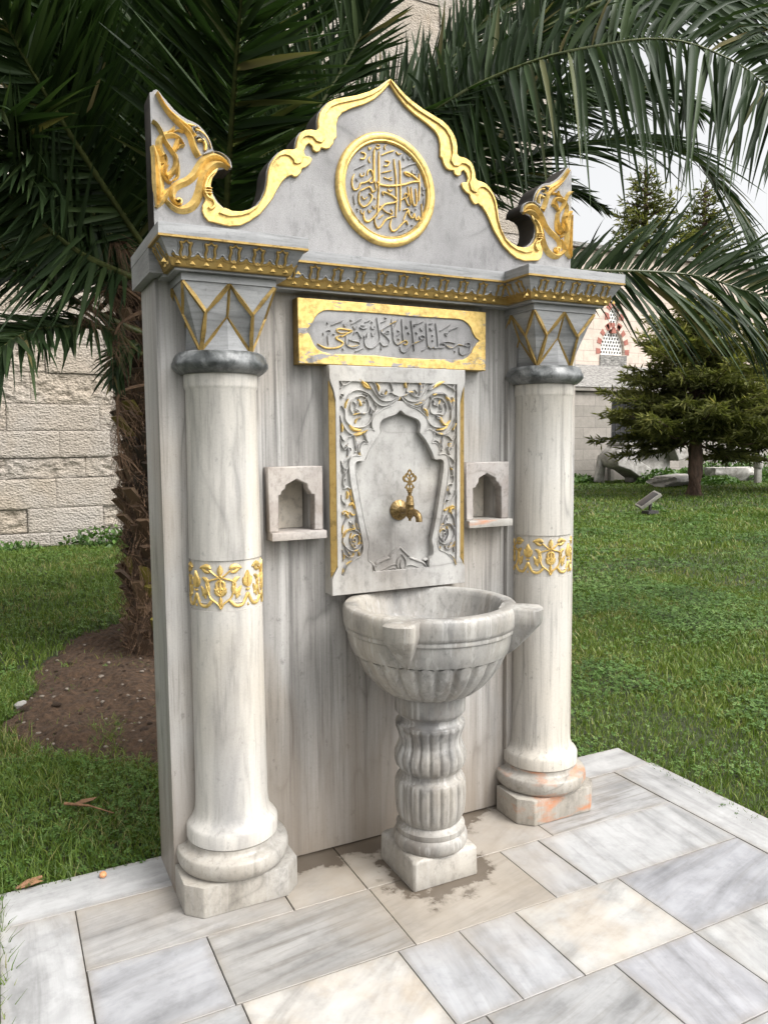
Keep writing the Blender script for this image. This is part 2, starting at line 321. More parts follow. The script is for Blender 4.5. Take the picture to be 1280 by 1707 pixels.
def mk_paving():
    s = NT('paving_marble'); tcv = attr(s, 'tc', 'Vector'); tone = attr(s, 'tcol', 'Color')
    f = s.noise(s.coord((1.1, 7, 1), tcv), 1.4, 6, .62, .5); g = s.noise(s.coord((2.5, 3.4, 1), tcv), 2.2, 5, .6, .8)
    vein = s.ramp(f, [(.3, .52), (.44, .80), (.58, .96), (1, 1.02)]); col = s.mix(1., tone, vein, 'MULTIPLY')
    vs_ = attr(s, 'vs', 'Fac')
    f2 = s.noise(s.coord((1, 16, 1), tcv), 2.2, 5, .7, .4); col = s.mix(s.math('MULTIPLY', s.ramp(f2, [(.5, 0.), (.68, 1.)]), vs_), col, (.17, .158, .142))
    col = s.mix(.8, col, s.ramp(g, [(.32, .74), (.6, 1.)]), 'MULTIPLY')
    cl = s.noise(s.coord(), 14, 6, .7); col = s.mix(.55, col, s.ramp(cl, [(.36, .74), (.5, 1.), (.7, 1.06)]), 'MULTIPLY')
    sp = s.noise(s.coord(), 130, 3, .7); col = s.mix(s.ramp(sp, [(.68, 0.), (.76, .4)]), col, (.25, .2, .15))
    warm = attr(s, 'warm', 'Fac'); wn = s.noise(s.coord((3, 3, 1)), 1.6, 4, .6); col = s.mix(s.math('MULTIPLY', s.ramp(wn, [(.45, 0.), (.62, .6)]), warm), col, (.42, .31, .19))
    e0 = attr(s, 'e0', 'Vector'); e1 = attr(s, 'e1', 'Fac'); se = s.n('SeparateXYZ'); s.l(e0, se.inputs[0]); ed = s.math('MINIMUM', s.math('MINIMUM', se.outputs[0], se.outputs[1]), s.math('MINIMUM', se.outputs[2], e1))
    jn = s.noise(s.coord(), 9, 5, .7); ed = s.math('SUBTRACT', ed, s.math('MULTIPLY', s.math('SUBTRACT', jn, .5), .05)); col = s.mix(s.ramp(ed, [(.0, .5), (.005, .28), (.03, 0.)]), col, (.22, .19, .155))
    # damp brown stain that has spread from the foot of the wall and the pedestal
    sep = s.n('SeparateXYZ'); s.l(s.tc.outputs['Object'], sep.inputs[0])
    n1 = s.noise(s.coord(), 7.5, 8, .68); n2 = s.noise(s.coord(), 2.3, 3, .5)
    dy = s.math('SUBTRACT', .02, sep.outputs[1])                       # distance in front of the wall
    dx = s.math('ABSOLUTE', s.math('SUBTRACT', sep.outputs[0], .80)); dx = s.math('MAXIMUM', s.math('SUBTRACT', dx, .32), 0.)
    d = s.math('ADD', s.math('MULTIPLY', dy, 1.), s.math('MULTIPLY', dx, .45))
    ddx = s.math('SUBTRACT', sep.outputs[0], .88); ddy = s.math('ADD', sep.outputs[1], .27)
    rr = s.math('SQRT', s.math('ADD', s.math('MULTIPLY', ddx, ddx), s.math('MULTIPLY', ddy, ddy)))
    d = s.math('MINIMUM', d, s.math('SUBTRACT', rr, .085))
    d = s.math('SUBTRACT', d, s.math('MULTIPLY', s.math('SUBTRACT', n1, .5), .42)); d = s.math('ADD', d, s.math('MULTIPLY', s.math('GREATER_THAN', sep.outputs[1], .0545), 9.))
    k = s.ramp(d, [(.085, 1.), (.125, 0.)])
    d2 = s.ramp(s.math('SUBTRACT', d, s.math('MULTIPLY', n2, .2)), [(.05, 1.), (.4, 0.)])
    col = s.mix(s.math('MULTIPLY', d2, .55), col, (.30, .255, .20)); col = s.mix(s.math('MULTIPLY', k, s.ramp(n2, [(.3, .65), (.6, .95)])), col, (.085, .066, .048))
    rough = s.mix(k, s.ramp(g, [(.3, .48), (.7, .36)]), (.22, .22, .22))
    s.bump(s.noise(s.coord(), 45, 4, .6), .2, .003)
    return s.fin(col, rough, 0, .45)
M['paving'] = mk_paving()
M['grout'] = simple('grout', (.03, .026, .02), (.07, .058, .045), 60, .95)
def mk_ashlar():
    s = NT('limestone_ashlar'); a = attr(s); f = s.noise(s.coord(), 3.2, 6, .7, .3); g = s.noise(s.coord((1, 1, 2.5)), 17, 6, .7)
    col = s.mix(f, (.31, .26, .20), (.48, .405, .325)); col = s.mix(a, (.36, .32, .28), col, 'MIX')
    col = s.mix(.75, col, s.ramp(g, [(.32, .66), (.5, .95), (.7, 1.05)]), 'MULTIPLY')
    st = s.noise(s.coord((1, 1, .5)), 1.1, 5, .6); col = s.mix(s.ramp(st, [(.58, 0.), (.72, .5)]), col, (.36, .26, .16))
    v = s.n('TexVoronoi', i_Scale=26.0); s.l(s.coord((1, 1, 1.4)), v.inputs['Vector']); pit = s.ramp(v.outputs['Distance'], [(.0, .55), (.28, 1.)]); pm = s.noise(s.coord(), 1.7, 4, .6); col = s.mix(s.ramp(pm, [(.48, 0.), (.62, .9)]), col, pit, 'MULTIPLY')
    pt = s.noise(s.coord(), .8, 3, .6); col = s.mix(s.ramp(pt, [(.42, 0.), (.62, .65)]), col, (.38, .35, .32))
    s.bump(s.math('ADD', g, s.math('MULTIPLY', v.outputs['Distance'], .8)), .8, .03); return s.fin(col, .9)
M['ashlar'] = mk_ashlar()
M['mortar'] = simple('mortar_joint', (.16, .14, .12), (.3, .26, .22), 20, .95)
def mk_farwall(name, a, b, row, blk):
    s = NT(name); br = s.n('TexBrick', i_Scale=1.0); br.inputs['Brick Width'].default_value = blk; br.inputs['Row Height'].default_value = row; br.inputs['Mortar Size'].default_value = .012
    br.inputs['Color1'].default_value = (*a, 1); br.inputs['Color2'].default_value = (*b, 1); br.inputs['Mortar'].default_value = (*[x*.62 for x in a], 1); br.inputs['Bias'].default_value = 0
    cx = s.n('CombineXYZ'); sp = s.n('SeparateXYZ'); s.l(s.tc.outputs['Object'], sp.inputs[0]); s.l(s.math('ADD', sp.outputs[0], sp.outputs[1]), cx.inputs[0]); s.l(sp.outputs[2], cx.inputs[1]); s.l(cx.outputs[0], br.inputs['Vector'])
    g = s.noise(s.coord((1, 1, 1)), 2.4, 6, .7); col = s.mix(.8, br.outputs[0], s.ramp(g, [(.3, .72), (.55, 1.), (.8, 1.08)]), 'MULTIPLY'); s.bump(g, .5, .05)
    return s.fin(col, .9)
M['farwall'] = mk_farwall('pinkish_limestone_wall', (.60, .50, .42), (.55, .46, .39), .42, .95)
M['annexwall'] = mk_farwall('grey_limestone_wall', (.33, .30, .265), (.26, .24, .21), .40, 1.1)
M['lead'] = simple('weathered_roof_slab', (.05, .048, .045), (.36, .345, .32), 7, .85, .5, .03, (1, 3, 3))
M['redstone'] = simple('red_voussoir_stone', (.26, .09, .07), (.38, .15, .11), 9, .85)
M['white'] = simple('white_plaster_lattice', (.66, .65, .62), (.78, .77, .74), 9, .8)
M['dark'] = simple('dark_glass', (.012, .012, .014), (.03, .03, .032), 3, .35)
M['iron'] = simple('wrought_iron', (.02, .02, .02), (.05, .045, .04), 30, .6)
M['rubble'] = simple('weathered_marble_block', (.22, .205, .185), (.50, .48, .45), 5, .8, .6, .04)
M['plastic'] = simple('grey_lamp_housing', (.16, .15, .13), (.26, .25, .22), 12, .5)
M['pebble'] = simple('pebble', (.10, .08, .06), (.26, .22, .18), 30, .8)
M['dryleaf'] = simple('dry_leaf', (.12, .06, .03), (.30, .16, .08), 40, .8)
M['orange'] = simple('orange_stain', (.5, .2, .08), (.62, .30, .14), 14, .5)
# ------------------------------------------------------------------ the fountain
W = 1.7266; CX = W/2; T = .2565; ZL, ZF, ZT = 2.079, 2.1559, 2.1932
YP = .022                                     # face of the recessed centre panel
F = thing('wall_fountain', 'tall marble wall fountain with two round columns and a gold crested top', 'fountain', (CX, .1, 0))
mir = lambda pts: [(W-x, z) for x, z in pts][::-1]
# niche openings
def niche_hole(flip):
    q = crop(430, 750, 10.667)([(375, 1430), (372, 815), (412, 800), (430, 735), (490, 690), (500, 625), (690, 520), (870, 605), (885, 690), (930, 740), (948, 790), (1005, 795), (1005, 1410)])
    pts = XZ(q, -.025); z0 = 1.238; pts = [(x, max(z, z0)) for x, z in pts]; pts[0] = (pts[0][0], z0); pts[-1] = (pts[-1][0], z0)
    return mir(pts) if flip else pts
NL = niche_hole(False); NR = niche_hole(True)
nx0, nx1 = min(x for x, z in NL), max(x for x, z in NL); nz0, nz1 = 1.238, max(z for x, z in NL)
EX = .345
m = MB(); m.box(0, EX, 0, T, 0, ZL-.0005); m.box(W-EX, W, 0, T, 0, ZL-.0005)
m.build('corner_pier', M['panel'], F, bevel=.003)
def rect(x0, x1, z0, z1): return [(x0, z0), (x1, z0), (x1, z1), (x0, z1)]
plate('back_panel', rect(EX+.0005, W-EX-.0005, .006, ZL-.001), [rect(nx0-.004, nx1+.004, nz0-.004, nz1+.004), rect(W-nx1-.004, W-nx0+.004, nz0-.004, nz1+.004)], YP, .09, M['panel'], F, .0015)
m = MB(); m.box(EX+.001, W-EX-.001, YP+.0905, T-.01, .004, ZL-.001); m.build('panel_backing', M['nicheback'], F)
# niches
for flip, H_, lab in ((False, NL, 'little arched niche with cream inside and white sill'), (True, NR, 'little arched niche with brown stained sill')):
    X0, X1 = (.3575, .5599) if not flip else (W-.5599, W-.3575)
    H2 = [(x, z) for x, z in H_]; z0 = 1.238
    outer = rect(X0, X1, 1.236, 1.4646)
    # open-bottomed frame: one polygon
    hole = H2
    poly = [(X0, 1.236), (hole[0][0], 1.236)]+hole[1:-1]+[(hole[-1][0], 1.236), (X1, 1.236), (X1, 1.4646), (X0, 1.4646)]
    fr = plate('niche_frame', poly, [], -.0252, .0472, M['niche'], F, .004); tag(fr, lab)
    s0, s1 = (.3564, .5604) if not flip else (W-.5604, W-.3564)
    m = MB(); m.box(s0+(.004 if not flip else 0), s1+.004, -.0481, YP+.05, 1.2066, 1.2355); m.build('sill', M['baseorange'] if flip else M['niche'], fr, bevel=.003)
# cornice
E_ = .0308
path = [(-E_, -.078), (-E_, -.2479), (.4336, -.2479), (.4336, -.0951), (W-.4336, -.0951), (W-.4336, -.2479), (W+E_, -.2479), (W+E_, -.078)]
def offs(path, d):
    out = []; n = len(path)
    for i, p in enumerate(path):
        ns = []
        for a, b in ((i-1, i), (i, i+1)):
            if a >= 0 and b < n:
                t = Vector((path[b][0]-path[a][0], path[b][1]-path[a][1])).normalized(); ns.append(Vector((-t.y, t.x)))
        if len(ns) == 1: q = ns[0]*d
        else: q = (ns[0]+ns[1])*d if abs(ns[0].dot(ns[1])) < .1 else ns[0]*d
        out.append((p[0]+q.x, p[1]+q.y))
    return out
def sweep(mb, prof, mi=0):
    rows = [offs(path, d) for d, z in prof]; n = len(path); vs = []
    for r, (d, z) in zip(rows, prof): vs += [(x, y, z) for x, y in r]
    mb.add(vs, [(j*n+i, j*n+i+1, (j+1)*n+i+1, (j+1)*n+i) for j in range(len(prof)-1) for i in range(n-1)], mi)
m = MB()
ztop = offs(path, .004)
poly = path+[(W+E_, T), (-E_, T)]
m.prism(poly, ZF, ZT)                                           # top fascia slab
sweep(m, [(.006, ZF-.0015), (.010, ZF-.006), (.038, 2.101), (.052, 2.099)])
p2_ = offs(path, .056); m.prism(p2_+[(W+E_-.001, -.078), (W+E_-.001, T-.001), (-E_+.001, T-.001), (-E_+.001, -.078)], ZL+.0008, ZF-.0008)
p3_ = offs(path, .056); m.prism(p3_+[(W-.01, -.07), (W-.01, .05), (.01, .05), (.01, -.07)], ZL-.008, ZL+.0004)
cor = m.build('cornice', M['cornice'], F)
m = MB(); sweep(m, [(.012, ZF-.004), (.0, ZF-.003), (.0, ZF-.001)]); sweep(m, [(.001, ZF-.0005), (.001, ZF+.004), (-.0006, ZF+.004), (-.0006, ZF-.0025), (.012, ZF-.0045)])
sweep(m, [(.05, 2.1035), (.0365, 2.1035), (.0352, 2.102), (.0435, 2.081), (.046, 2.079), (.058, 2.0785)])
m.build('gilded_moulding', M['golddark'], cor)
# tulips on the sloped band
V0, V1 = 2.101, ZF-.006
LV = .0565
def seg_map(i):
    a = Vector(path[i]); b = Vector(path[i+1]); t = (b-a).normalized(); nrm = Vector((-t.y, t.x))
    def f(u, v, h):
        v = v/LV
        d = .038+(.010-.038)*v; z = V0+(V1-V0)*v
        p = a+t*u+nrm*(d-.0005-h*.87); return (p.x, p.y, z-h*.49)
    return f, (b-a).length
def tulips(i, n, pad0, pad1):
    f, L = seg_map(i); R = Relief(f, LV); S = Relief(f, LV); pitch = (L-pad0-pad1)/n; s_ = .019
    for k in range(n):
        c = pad0+pitch*(k+.5)
        for sg in (-1, 1):
            R.stroke([(c, .02), (c+sg*s_*.5, .06), (c+sg*s_*.78, .3), (c+sg*s_*.62, .6), (c+sg*s_*.95, .9)], .0085, .0045, 'round')
            R.stroke([(c+sg*s_*.95, .9), (c+sg*s_*.5, .84), (c+sg*s_*.18, .92), (c, 1.0)], .006, .004, 'round')
            S.stroke([(c+sg*s_*.35, .3), (c+sg*s_*.22, .6), (c, .8)], .0035, .002, 'round')
            S.stroke([(c+sg*s_*1.18, .35), (c+sg*s_*1.08, .62), (c+sg*s_*1.35, .95)], .003, .002, 'round')
            S.stroke([(c+sg*s_*.95, .16), (c+sg*pitch*.36, .20), (c+sg*pitch*.44, .34), (c+sg*pitch*.5, .42)], .0045, .004, 'round'); R.stroke([(c+sg*s_*.6, .02), (c+sg*pitch*.36, .08), (c+sg*pitch*.44, .16), (c+sg*pitch*.5, .26)], .011, .003, 'round')
        R.stroke([(c-.008, .0), (c, .13), (c+.008, .0)], .005, .003, 'round')
        R.stroke([(c+pitch*.5-.010, .0), (c+pitch*.5, .1), (c+pitch*.5+.010, .0)], .006, .002, 'round')
    return R, S
for i, n, a, b in ((0, 2, .0, .045), (1, 5, .045, .045), (2, 2, .045, -.03), (3, 11, -.04, -.04), (4, 2, -.03, .045), (5, 5, .045, .045), (6, 2, .045, 0)):
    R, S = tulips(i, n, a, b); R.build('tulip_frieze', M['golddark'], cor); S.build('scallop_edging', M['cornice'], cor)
# bright bevels on the ledge
LB = []
for i in range(7):
    a = Vector(path[i]); b = Vector(path[i+1]); t = (b-a).normalized(); nr = Vector((-t.y, t.x)); L = (b-a).length; n = max(2, int(L/.042)); mb = MB()
    for k in range(n):
        p = a+t*(L*(k+.5)/n)+nr*.0385
        if i in (0, 2, 4, 6) and (k == 0 or k == n-1): continue
        o = -nr
        q = [p-t*.009, p+t*.009]; 
        mb.add([(*(q[0]), 2.0865), (*(q[1]), 2.0865), (*(p+o*.003), 2.0925), (*p, 2.0985), (*(p+o*.006), 2.0865)], [(0, 4, 2), (4, 1, 2), (0, 2, 3), (2, 1, 3), (0, 1, 4)])
    LB.append(mb)
for mb in LB[1:]: LB[0].add(mb.v, mb.f)
LB[0].build('ledge_bevels', M['gold'], cor)
# columns
def column(cx, mats, lab, cm):
    cy = -.035; m = MB()
    prof = [(.112, .2), (.150, .2), (.156, .205), (.156, .246), (.150, .256), (.138, .268), (.130, .285), (.1265, .30), (.1245, .32), (.1235, .34), (.1232, .37), (.122, .6), (.1205, 1.0)]
    m.lathe(prof, cx, cy, 72)
    m.lathe([(.1165, 1.0005), (.1165, 1.168)], cx, cy, 72)
    m.lathe([(.1205, 1.168), (.1175, 1.45), (.116, 1.722), (.119, 1.727), (.121, 1.735), (.121, 1.772)], cx, cy, 72)
    col = m.build('column', cm, F, smooth=35); tag(col, lab)
    m = MB(); pl = [(.0006, 0), (.0006, -.1426), (.0524, -.1944), (.3424, -.1944), (.3942, -.1426), (.3942, 0)]
    pl = [(x-.1974+cx+.0004, y) for x, y in pl]; m.prism(pl[::1], 0.0005, .106); b = m.build('plinth', mats[0], col, bevel=.006)
    prof = [(.13, .1065), (.170, .1065)]+[(.166+.026*math.sin(t), .146-.040*math.cos(t)) for t in np.linspace(.15, PI*.72, 10)]+[(.163, .176), (.155, .182), (.152, .19), (.152, .1998), (.12, .1998)]
    m = MB(); m.lathe(prof, cx, cy, 72); m.build('torus_base', mats[1], col, smooth=60)
    m = MB(); prof = [(.1, 1.773), (.132, 1.773), (.147, 1.784), (.157, 1.796), (.158, 1.808), (.152, 1.818), (.150, 1.826), (.141, 1.839), (.128, 1.843), (.1, 1.843)]
    wob = lambda r, z, a: r+.0022*math.sin(7*a+cx*9)+.0016*math.sin(13*a+z*60)+.001*math.sin(29*a)
    m.lathe(prof, cx, cy, 72, wob); m.build('neck_ring', M['greymarble'], col, smooth=40)
    # capital
    m = MB(); A = .151; ax, ay = cx+.0021*(1 if cx < CX else -1), cy+.0; ay = -.1707+A
    m.prism([(ax-A, ay-A), (ax+A, ay-A), (ax+A, ay+A), (ax-A, ay+A)][::1], 2.0471, ZL-.009)
    A2 = A-.004; zt, zo, ze, zb = 2.046, 1.957, 1.951, 1.8435
    P = []
    sides = [((1, 0), (0, -1)), ((0, 1), (1, 0)), ((-1, 0), (0, 1)), ((0, -1), (-1, 0))]
    G = Relief(lambda u, v, h: (0, 0, 0)); edges = []
    for (tx, ty), (nx, ny) in sides:
        def pt(u, d, z): return (ax+tx*u+nx*d, ay+ty*u+ny*d, z)
        T0, T1, T2 = pt(-A2, A2, zt), pt(0, A2, zt), pt(A2, A2, zt)
        Ma, Mb = pt(-.076, .133, zo), pt(.076, .133, zo); Me = pt(0, .106, ze); r = .083; B0, B1 = pt(-r, r, zb), pt(r, r, zb)
        Bm = pt(0, .112, zb)
        m.add([T0, T1, T2, Ma, Mb, Me, B0, B1, Bm], [(0, 3, 1), (1, 4, 2), (1, 3, 6, 5), (1, 5, 7, 4), (6, 8, 5), (8, 7, 5), (0, 6, 3), (2, 4, 7)])
        edges += [(T0, Ma, .9), (Ma, T1, .9), (T1, Mb, .9), (Mb, T2, .9), (T1, Me, .75), (Me, B0, .75), (Me, B1, .75), (Ma, B0, 1), (Mb, B1, 1)]
    cap = m.build('capital', M['cornice'], col)
    m = MB()
    for a, b, k in edges:
        a = Vector(a); b = Vector(b); c0 = Vector((ax, ay, 0))
        def o(p): d = Vector((p.x-ax, p.y-ay, 0)).normalized(); return d
        t = (b-a).normalized(); ps = []
        for s_, wv in ((0, .55), (.5, 1), (1, .8)):
            p = a.lerp(b, s_); n_ = o(p); sd_ = t.cross(n_).normalized(); n2 = sd_.cross(t).normalized(); n2 = n2 if n2.dot(n_) > 0 else -n2
            w_ = .0105*wv*k; ps += [p-sd_*w_-n2*.001, p+n2*.0075*k, p+sd_*w_-n2*.001]
        m.add(ps, [(0, 1, 4, 3), (1, 2, 5, 4), (3, 4, 7, 6), (4, 5, 8, 7)])
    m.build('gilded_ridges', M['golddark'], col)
    # carved gilt band
    r0 = .1168; per = r0*PI/2; zb0, hb = 1.003, .162
    th0 = math.radians(14)-PI/2-math.radians(38) if cx < CX else math.radians(0)-PI/2-math.radians(20)
    def fm(u, v, h): a = th0+u/r0; return (cx+(r0+h)*math.cos(a), cy+(r0+h)*math.sin(a), zb0+v)
    R = Relief(fm); S = Relief(fm)
    for k in range(4):
        c = k*per; q = per/2
        def st(R_, pts, w_, h=.0055, e='round'): R_.stroke([(c+x*q, y*hb) for x, y in pts], w_*1.3, h, e)
        for sg in (-1, 1):
            g = lambda pts: [(sg*x, y) for x, y in pts]
            st(R, g([(0, .03), (.1, .14), (.36, .26), (.46, .42), (.52, .55), (.36, .62), (.12, .66), (0, .72)]), .0052)
            st(R, g([(0, .66), (.2, .74), (.4, .84)]), .0045)
            st(R, g([(.32, .86), (.5, .90), (.78, .86)]), .014, .006, 'leaf'); st(R, g([(.36, .78), (.55, .80), (.74, .90)]), .010, .005, 'leaf')
            st(R, g([(.42, .5), (.52, .62), (.68, .68)]), .012, .005, 'leaf'); st(R, g([(.42, .52), (.5, .4), (.70, .3)]), .015, .005, 'leaf')
            st(R, g([(.55, .24), (.62, .36), (.74, .50)]), .012, .005, 'leaf')
            st(R, g([(.3, .22), (.5, .1), (.75, .1), (.9, .22), (1, .34)]), .0085, .0055); 
            st(R, g([(0, .5), (.1, .42), (.22, .46)]), .009, .006, 'leaf'); st(R, g([(.0, .62), (.13, .56), (.10, .42), (0, .36)]), .0075, .006)
            st(R, g([(.0, .3), (.12, .36), (.2, .44)]), .012, .005, 'leaf')
            st(R, g([(1, .46), (.88, .54), (.82, .66)]), .011, .006, 'leaf'); st(R, g([(1, .48), (.92, .60), (1, .8)]), .011, .006, 'leaf')
            st(S, g([(.52, .16), (.8, .17), (.95, .32)]), .002, .003)
        st(R, [(0, .1), (0, .3)], .010, .0055, 'leaf'); st(R, [(0, .7), (0, .93)], .016, .007, 'leaf'); st(R, [(0, .34), (0, .66)], .008, .007, 'leaf')
        st(R, [(.93, .42), (1.0, .40), (1.07, .42)], .006, .007); st(R, [(.985, .1), (1.015, .1)], .009, .006); st(R, [(1, .5), (1, .78)], .008, .007, 'leaf')
    R.build('gilded_scroll_band', M['gold'], col)
    S.build('scroll_edging', M['column'], col)
    return col
column(.1974, (M['base'], M['base']), 'cream marble column at the near left end', M['column'])
column(W-.1974, (M['baseorange'], M['baseorange']), 'cream marble column at the far right end with orange stained base', M['column2'])
# ---------------- crest
YC = .0294
cA = crop(340, 130, 4.0); cB = crop(240, 130, 6.5625)
outl = cA([(1222, 4), (1190, 33), (1140, 68), (1080, 96), (1000, 120), (920, 134), (860, 145), (815, 165), (780, 200), (755, 240), (745, 290), (747, 340), (735, 352), (700, 347), (665, 349), (635, 363), (615, 390), (603, 430), (599, 470), (585, 480), (555, 478), (520, 482), (490, 495), (460, 525), (430, 570), (415, 620), (410, 680), (400, 740), (375, 805), (345, 845), (300, 873), (240, 888), (180, 884), (130, 862), (90, 822), (60, 772), (48, 720), (50, 670), (65, 635), (98, 612), (150, 604), (180, 610)])
outl += cB([(940, 930), (905, 865), (840, 815), (760, 793), (735, 700), (700, 630), (650, 562), (600, 510), (540, 475), (470, 445), (400, 400), (330, 340), (270, 270), (210, 200), (165, 140), (138, 118), (105, 128), (90, 146), (62, 150)])
half = XZ(outl, YC); half[0] = (CX, half[0][1])
x_edge = half[-1][0]
half = [(max(x, x_edge) if i > 45 else x, z) for i, (x, z) in enumerate(half)]
full = half+[(x_edge, ZT+.0005), (W-x_edge, ZT+.0005)]+mir(half)[:-1]
crest = plate('crest_slab', full, [], YC, .105, M['crest'], F, .0015)
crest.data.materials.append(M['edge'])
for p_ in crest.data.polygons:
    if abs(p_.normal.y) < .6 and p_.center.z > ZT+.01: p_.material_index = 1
fc = lambda u, v, h: (u, YC-h, v)
def both(pts): return [pts, [(W-x, z) for x, z in pts]]
G = Relief(fc); GR = Relief(fc); G2 = Relief(fc); GR2 = Relief(fc)
# gold edging band (flat layer) with a higher outer lip
inner = cA([(1222, 46), (1180, 100), (1130, 145), (1060, 180), (980, 205), (915, 235), (888, 268), (876, 312), (876, 360), (878, 400), (860, 415), (854, 442), (830, 472), (805, 478), (775, 468), (765, 492), (742, 500), (718, 484), (712, 455), (692, 440), (674, 455), (660, 490), (668, 522), (702, 530), (714, 545), (700, 578), (670, 600), (648, 605), (640, 635), (615, 662), (595, 664), (578, 650), (545, 665), (515, 695), (480, 750), (450, 810), (410, 860), (370, 910), (300, 958), (240, 986), (160, 992)])
inner += cB([(700, 1575), (650, 1520), (628, 1460), (632, 1395), (660, 1350), (662, 1318), (638, 1270), (640, 1215), (655, 1140), (690, 1080), (735, 1030), (800, 985)])
o2 = cB([(790, 1035), (742, 1100), (722, 1180), (732, 1265), (775, 1350), (845, 1420), (935, 1462), (1050, 1468)])+cA([(240, 897), (300, 882), (350, 852), (382, 808), (405, 742), (415, 680), (420, 622), (437, 572), (465, 530), (494, 501), (522, 487), (556, 484), (588, 486), (604, 474), (609, 432), (621, 394), (640, 368), (668, 355), (700, 353), (737, 358), (752, 344), (750, 292), (760, 243), (785, 204), (818, 170), (862, 150), (922, 139), (1002, 125), (1082, 101), (1142, 73), (1192, 38), (1222, 14)])
band = XZ(inner, YC)+XZ(o2, YC); band[0] = (CX-.0012, band[0][1]); band[-1] = (CX-.0012, band[-1][1])
grv = cA([(1222, 24), (1170, 84), (1110, 122), (1040, 148), (960, 165), (890, 180), (840, 200), (806, 240), (791, 290), (786, 350), (798, 395), (803, 408), (776, 440), (738, 430), (716, 402), (682, 394), (652, 405), (636, 440), (640, 490), (656, 520), (641, 572), (616, 580), (592, 576), (586, 552), (562, 527), (530, 519), (495, 530), (465, 555), (442, 600), (430, 660), (415, 740), (392, 800), (350, 868), (300, 905), (240, 925), (160, 930), (90, 905)])
i0 = [k for k, q in enumerate(o2)]
lip = XZ(grv, YC)+XZ(cA([(130, 872), (180, 893), (240, 897)]), YC)+XZ(o2[9:], YC); lip[0] = (CX-.0012, lip[0][1]); lip[-1] = (CX-.0012, lip[-1][1])
for s_ in (0, 1):
    bb = band if not s_ else mir(band); ll = lip if not s_ else mir(lip)
    plate('gilded_edge_band', bb, [], YC-.012, .0115, M['gold'], crest, .003)
    plate('gilded_edge_lip', ll, [], YC-.019, .0068, M['gold'], crest, .002)
def cs(R, cr_, pts, wpx, h, e='round', ridge=False, base=0):
    P = XZ(cr_(pts), YC); sc_ = 1/6.5625/FPX*2.78
    for q, RR in zip(both(P), (R, G2 if R is G else GR2)): RR.stroke(q, wpx*sc_*1.18, h, e, ridge=ridge)
# curled leaf ornament near each end
cs(G, cB, [(935, 985), (880, 905), (800, 860), (720, 860), (640, 915), (590, 985), (545, 1060), (470, 1125), (390, 1160), (330, 1200), (305, 1260), (320, 1330), (360, 1375), (395, 1370)], 80, .016, lambda t: .35+.65*min(1, t*5) if t < .75 else 1-.9*(t-.75)/.3, True)
cs(G, cB, [(925, 992), (850, 945), (770, 945), (700, 1000), (655, 1070), (625, 1160), (600, 1260), (550, 1370), (470, 1430), (380, 1440), (300, 1400), (240, 1340)], 92, .019, lambda t: .3+.7*min(1, t*5) if t < .7 else 1-.5*(t-.7)/.3, True)
cs(G, cB, [(760, 1040), (700, 1090), (665, 1170), (655, 1240), (690, 1310), (740, 1340), (760, 1400), (720, 1440), (690, 1420)], 34, .022, 'both')
for yy in (1215, 1245, 1275): cs(G, cB, [(650, yy), (690, yy-5), (728, yy+8)], 14, .026)
cs(G, cB, [(350, 1345), (372, 1330), (400, 1350), (390, 1385)], 30, .022)
cs(G, cB, [(145, 150), (200, 250), (270, 350), (350, 430), (440, 500), (520, 570), (560, 640)], 46, .013, lambda t: .3+.9*min(1, t*2), True)
cs(G, cB, [(130, 170), (180, 260), (240, 350), (330, 450), (430, 540), (500, 620), (530, 700), (560, 790), (600, 860)], 62, .018, lambda t: .25+.95*min(1, t*1.6), True)
cs(G, cB, [(560, 560), (640, 600), (700, 680), (730, 770)], 26, .010, 'taper'); cs(G, cB, [(580, 690), (640, 680), (670, 740), (665, 800)], 34, .013, 'both'); cs(G, cB, [(480, 505), (560, 530), (610, 560)], 24, .010, 'taper')
cs(G, cB, [(88, 470), (140, 510), (190, 590), (230, 690), (290, 780), (340, 850), (350, 930), (330, 1000), (280, 1060), (250, 1080)], 56, .019, lambda t: .8+.3*t, True)
cs(G, cB, [(440, 745), (390, 660), (310, 620), (220, 630), (165, 700), (175, 780), (210, 860), (215, 940)], 60, .014, lambda t: .25+.9*min(1, t*3), True)
cs(G, cB, [(380, 660), (350, 740), (330, 800)], 50, .013, 'both', True); cs(G, cB, [(440, 745), (400, 740), (355, 790)], 46, .014, 'drop', True)
cs(G, cB, [(440, 595), (380, 570), (330, 590)], 36, .013, 'drop', True); cs(G, cB, [(330, 520), (310, 570), (250, 600)], 40, .012, 'leaf', True)
cs(G, cB, [(95, 740), (130, 860), (150, 1000), (165, 1130), (175, 1240), (160, 1340), (130, 1420)], 92, .016, lambda t: .35+.75*math.sin(PI*min(1, t*1.1+.05)), True)
cs(G, cB, [(102, 800), (112, 1000), (120, 1200), (128, 1400)], 44, .020, 'leaf', True)
cs(G, cB, [(190, 860), (230, 850), (240, 920), (200, 990), (200, 1060), (260, 1130), (300, 1150)], 40, .019, 'both', True)
cs(G, cB, [(270, 940), (240, 1000), (240, 1060), (290, 1090)], 36, .014, 'leaf', True); cs(G, cB, [(370, 880), (375, 980), (360, 1080), (300, 1130)], 40, .012, 'leaf', True)
cs(G, cB, [(290, 1190), (230, 1270), (190, 1340), (140, 1420)], 80, .015, 'leaf', True)
G.m.build('gilded_leaf_scroll', M['gold'], crest, smooth=14); G2.m.build('gilded_leaf_scroll', M['gold'], crest, smooth=14)
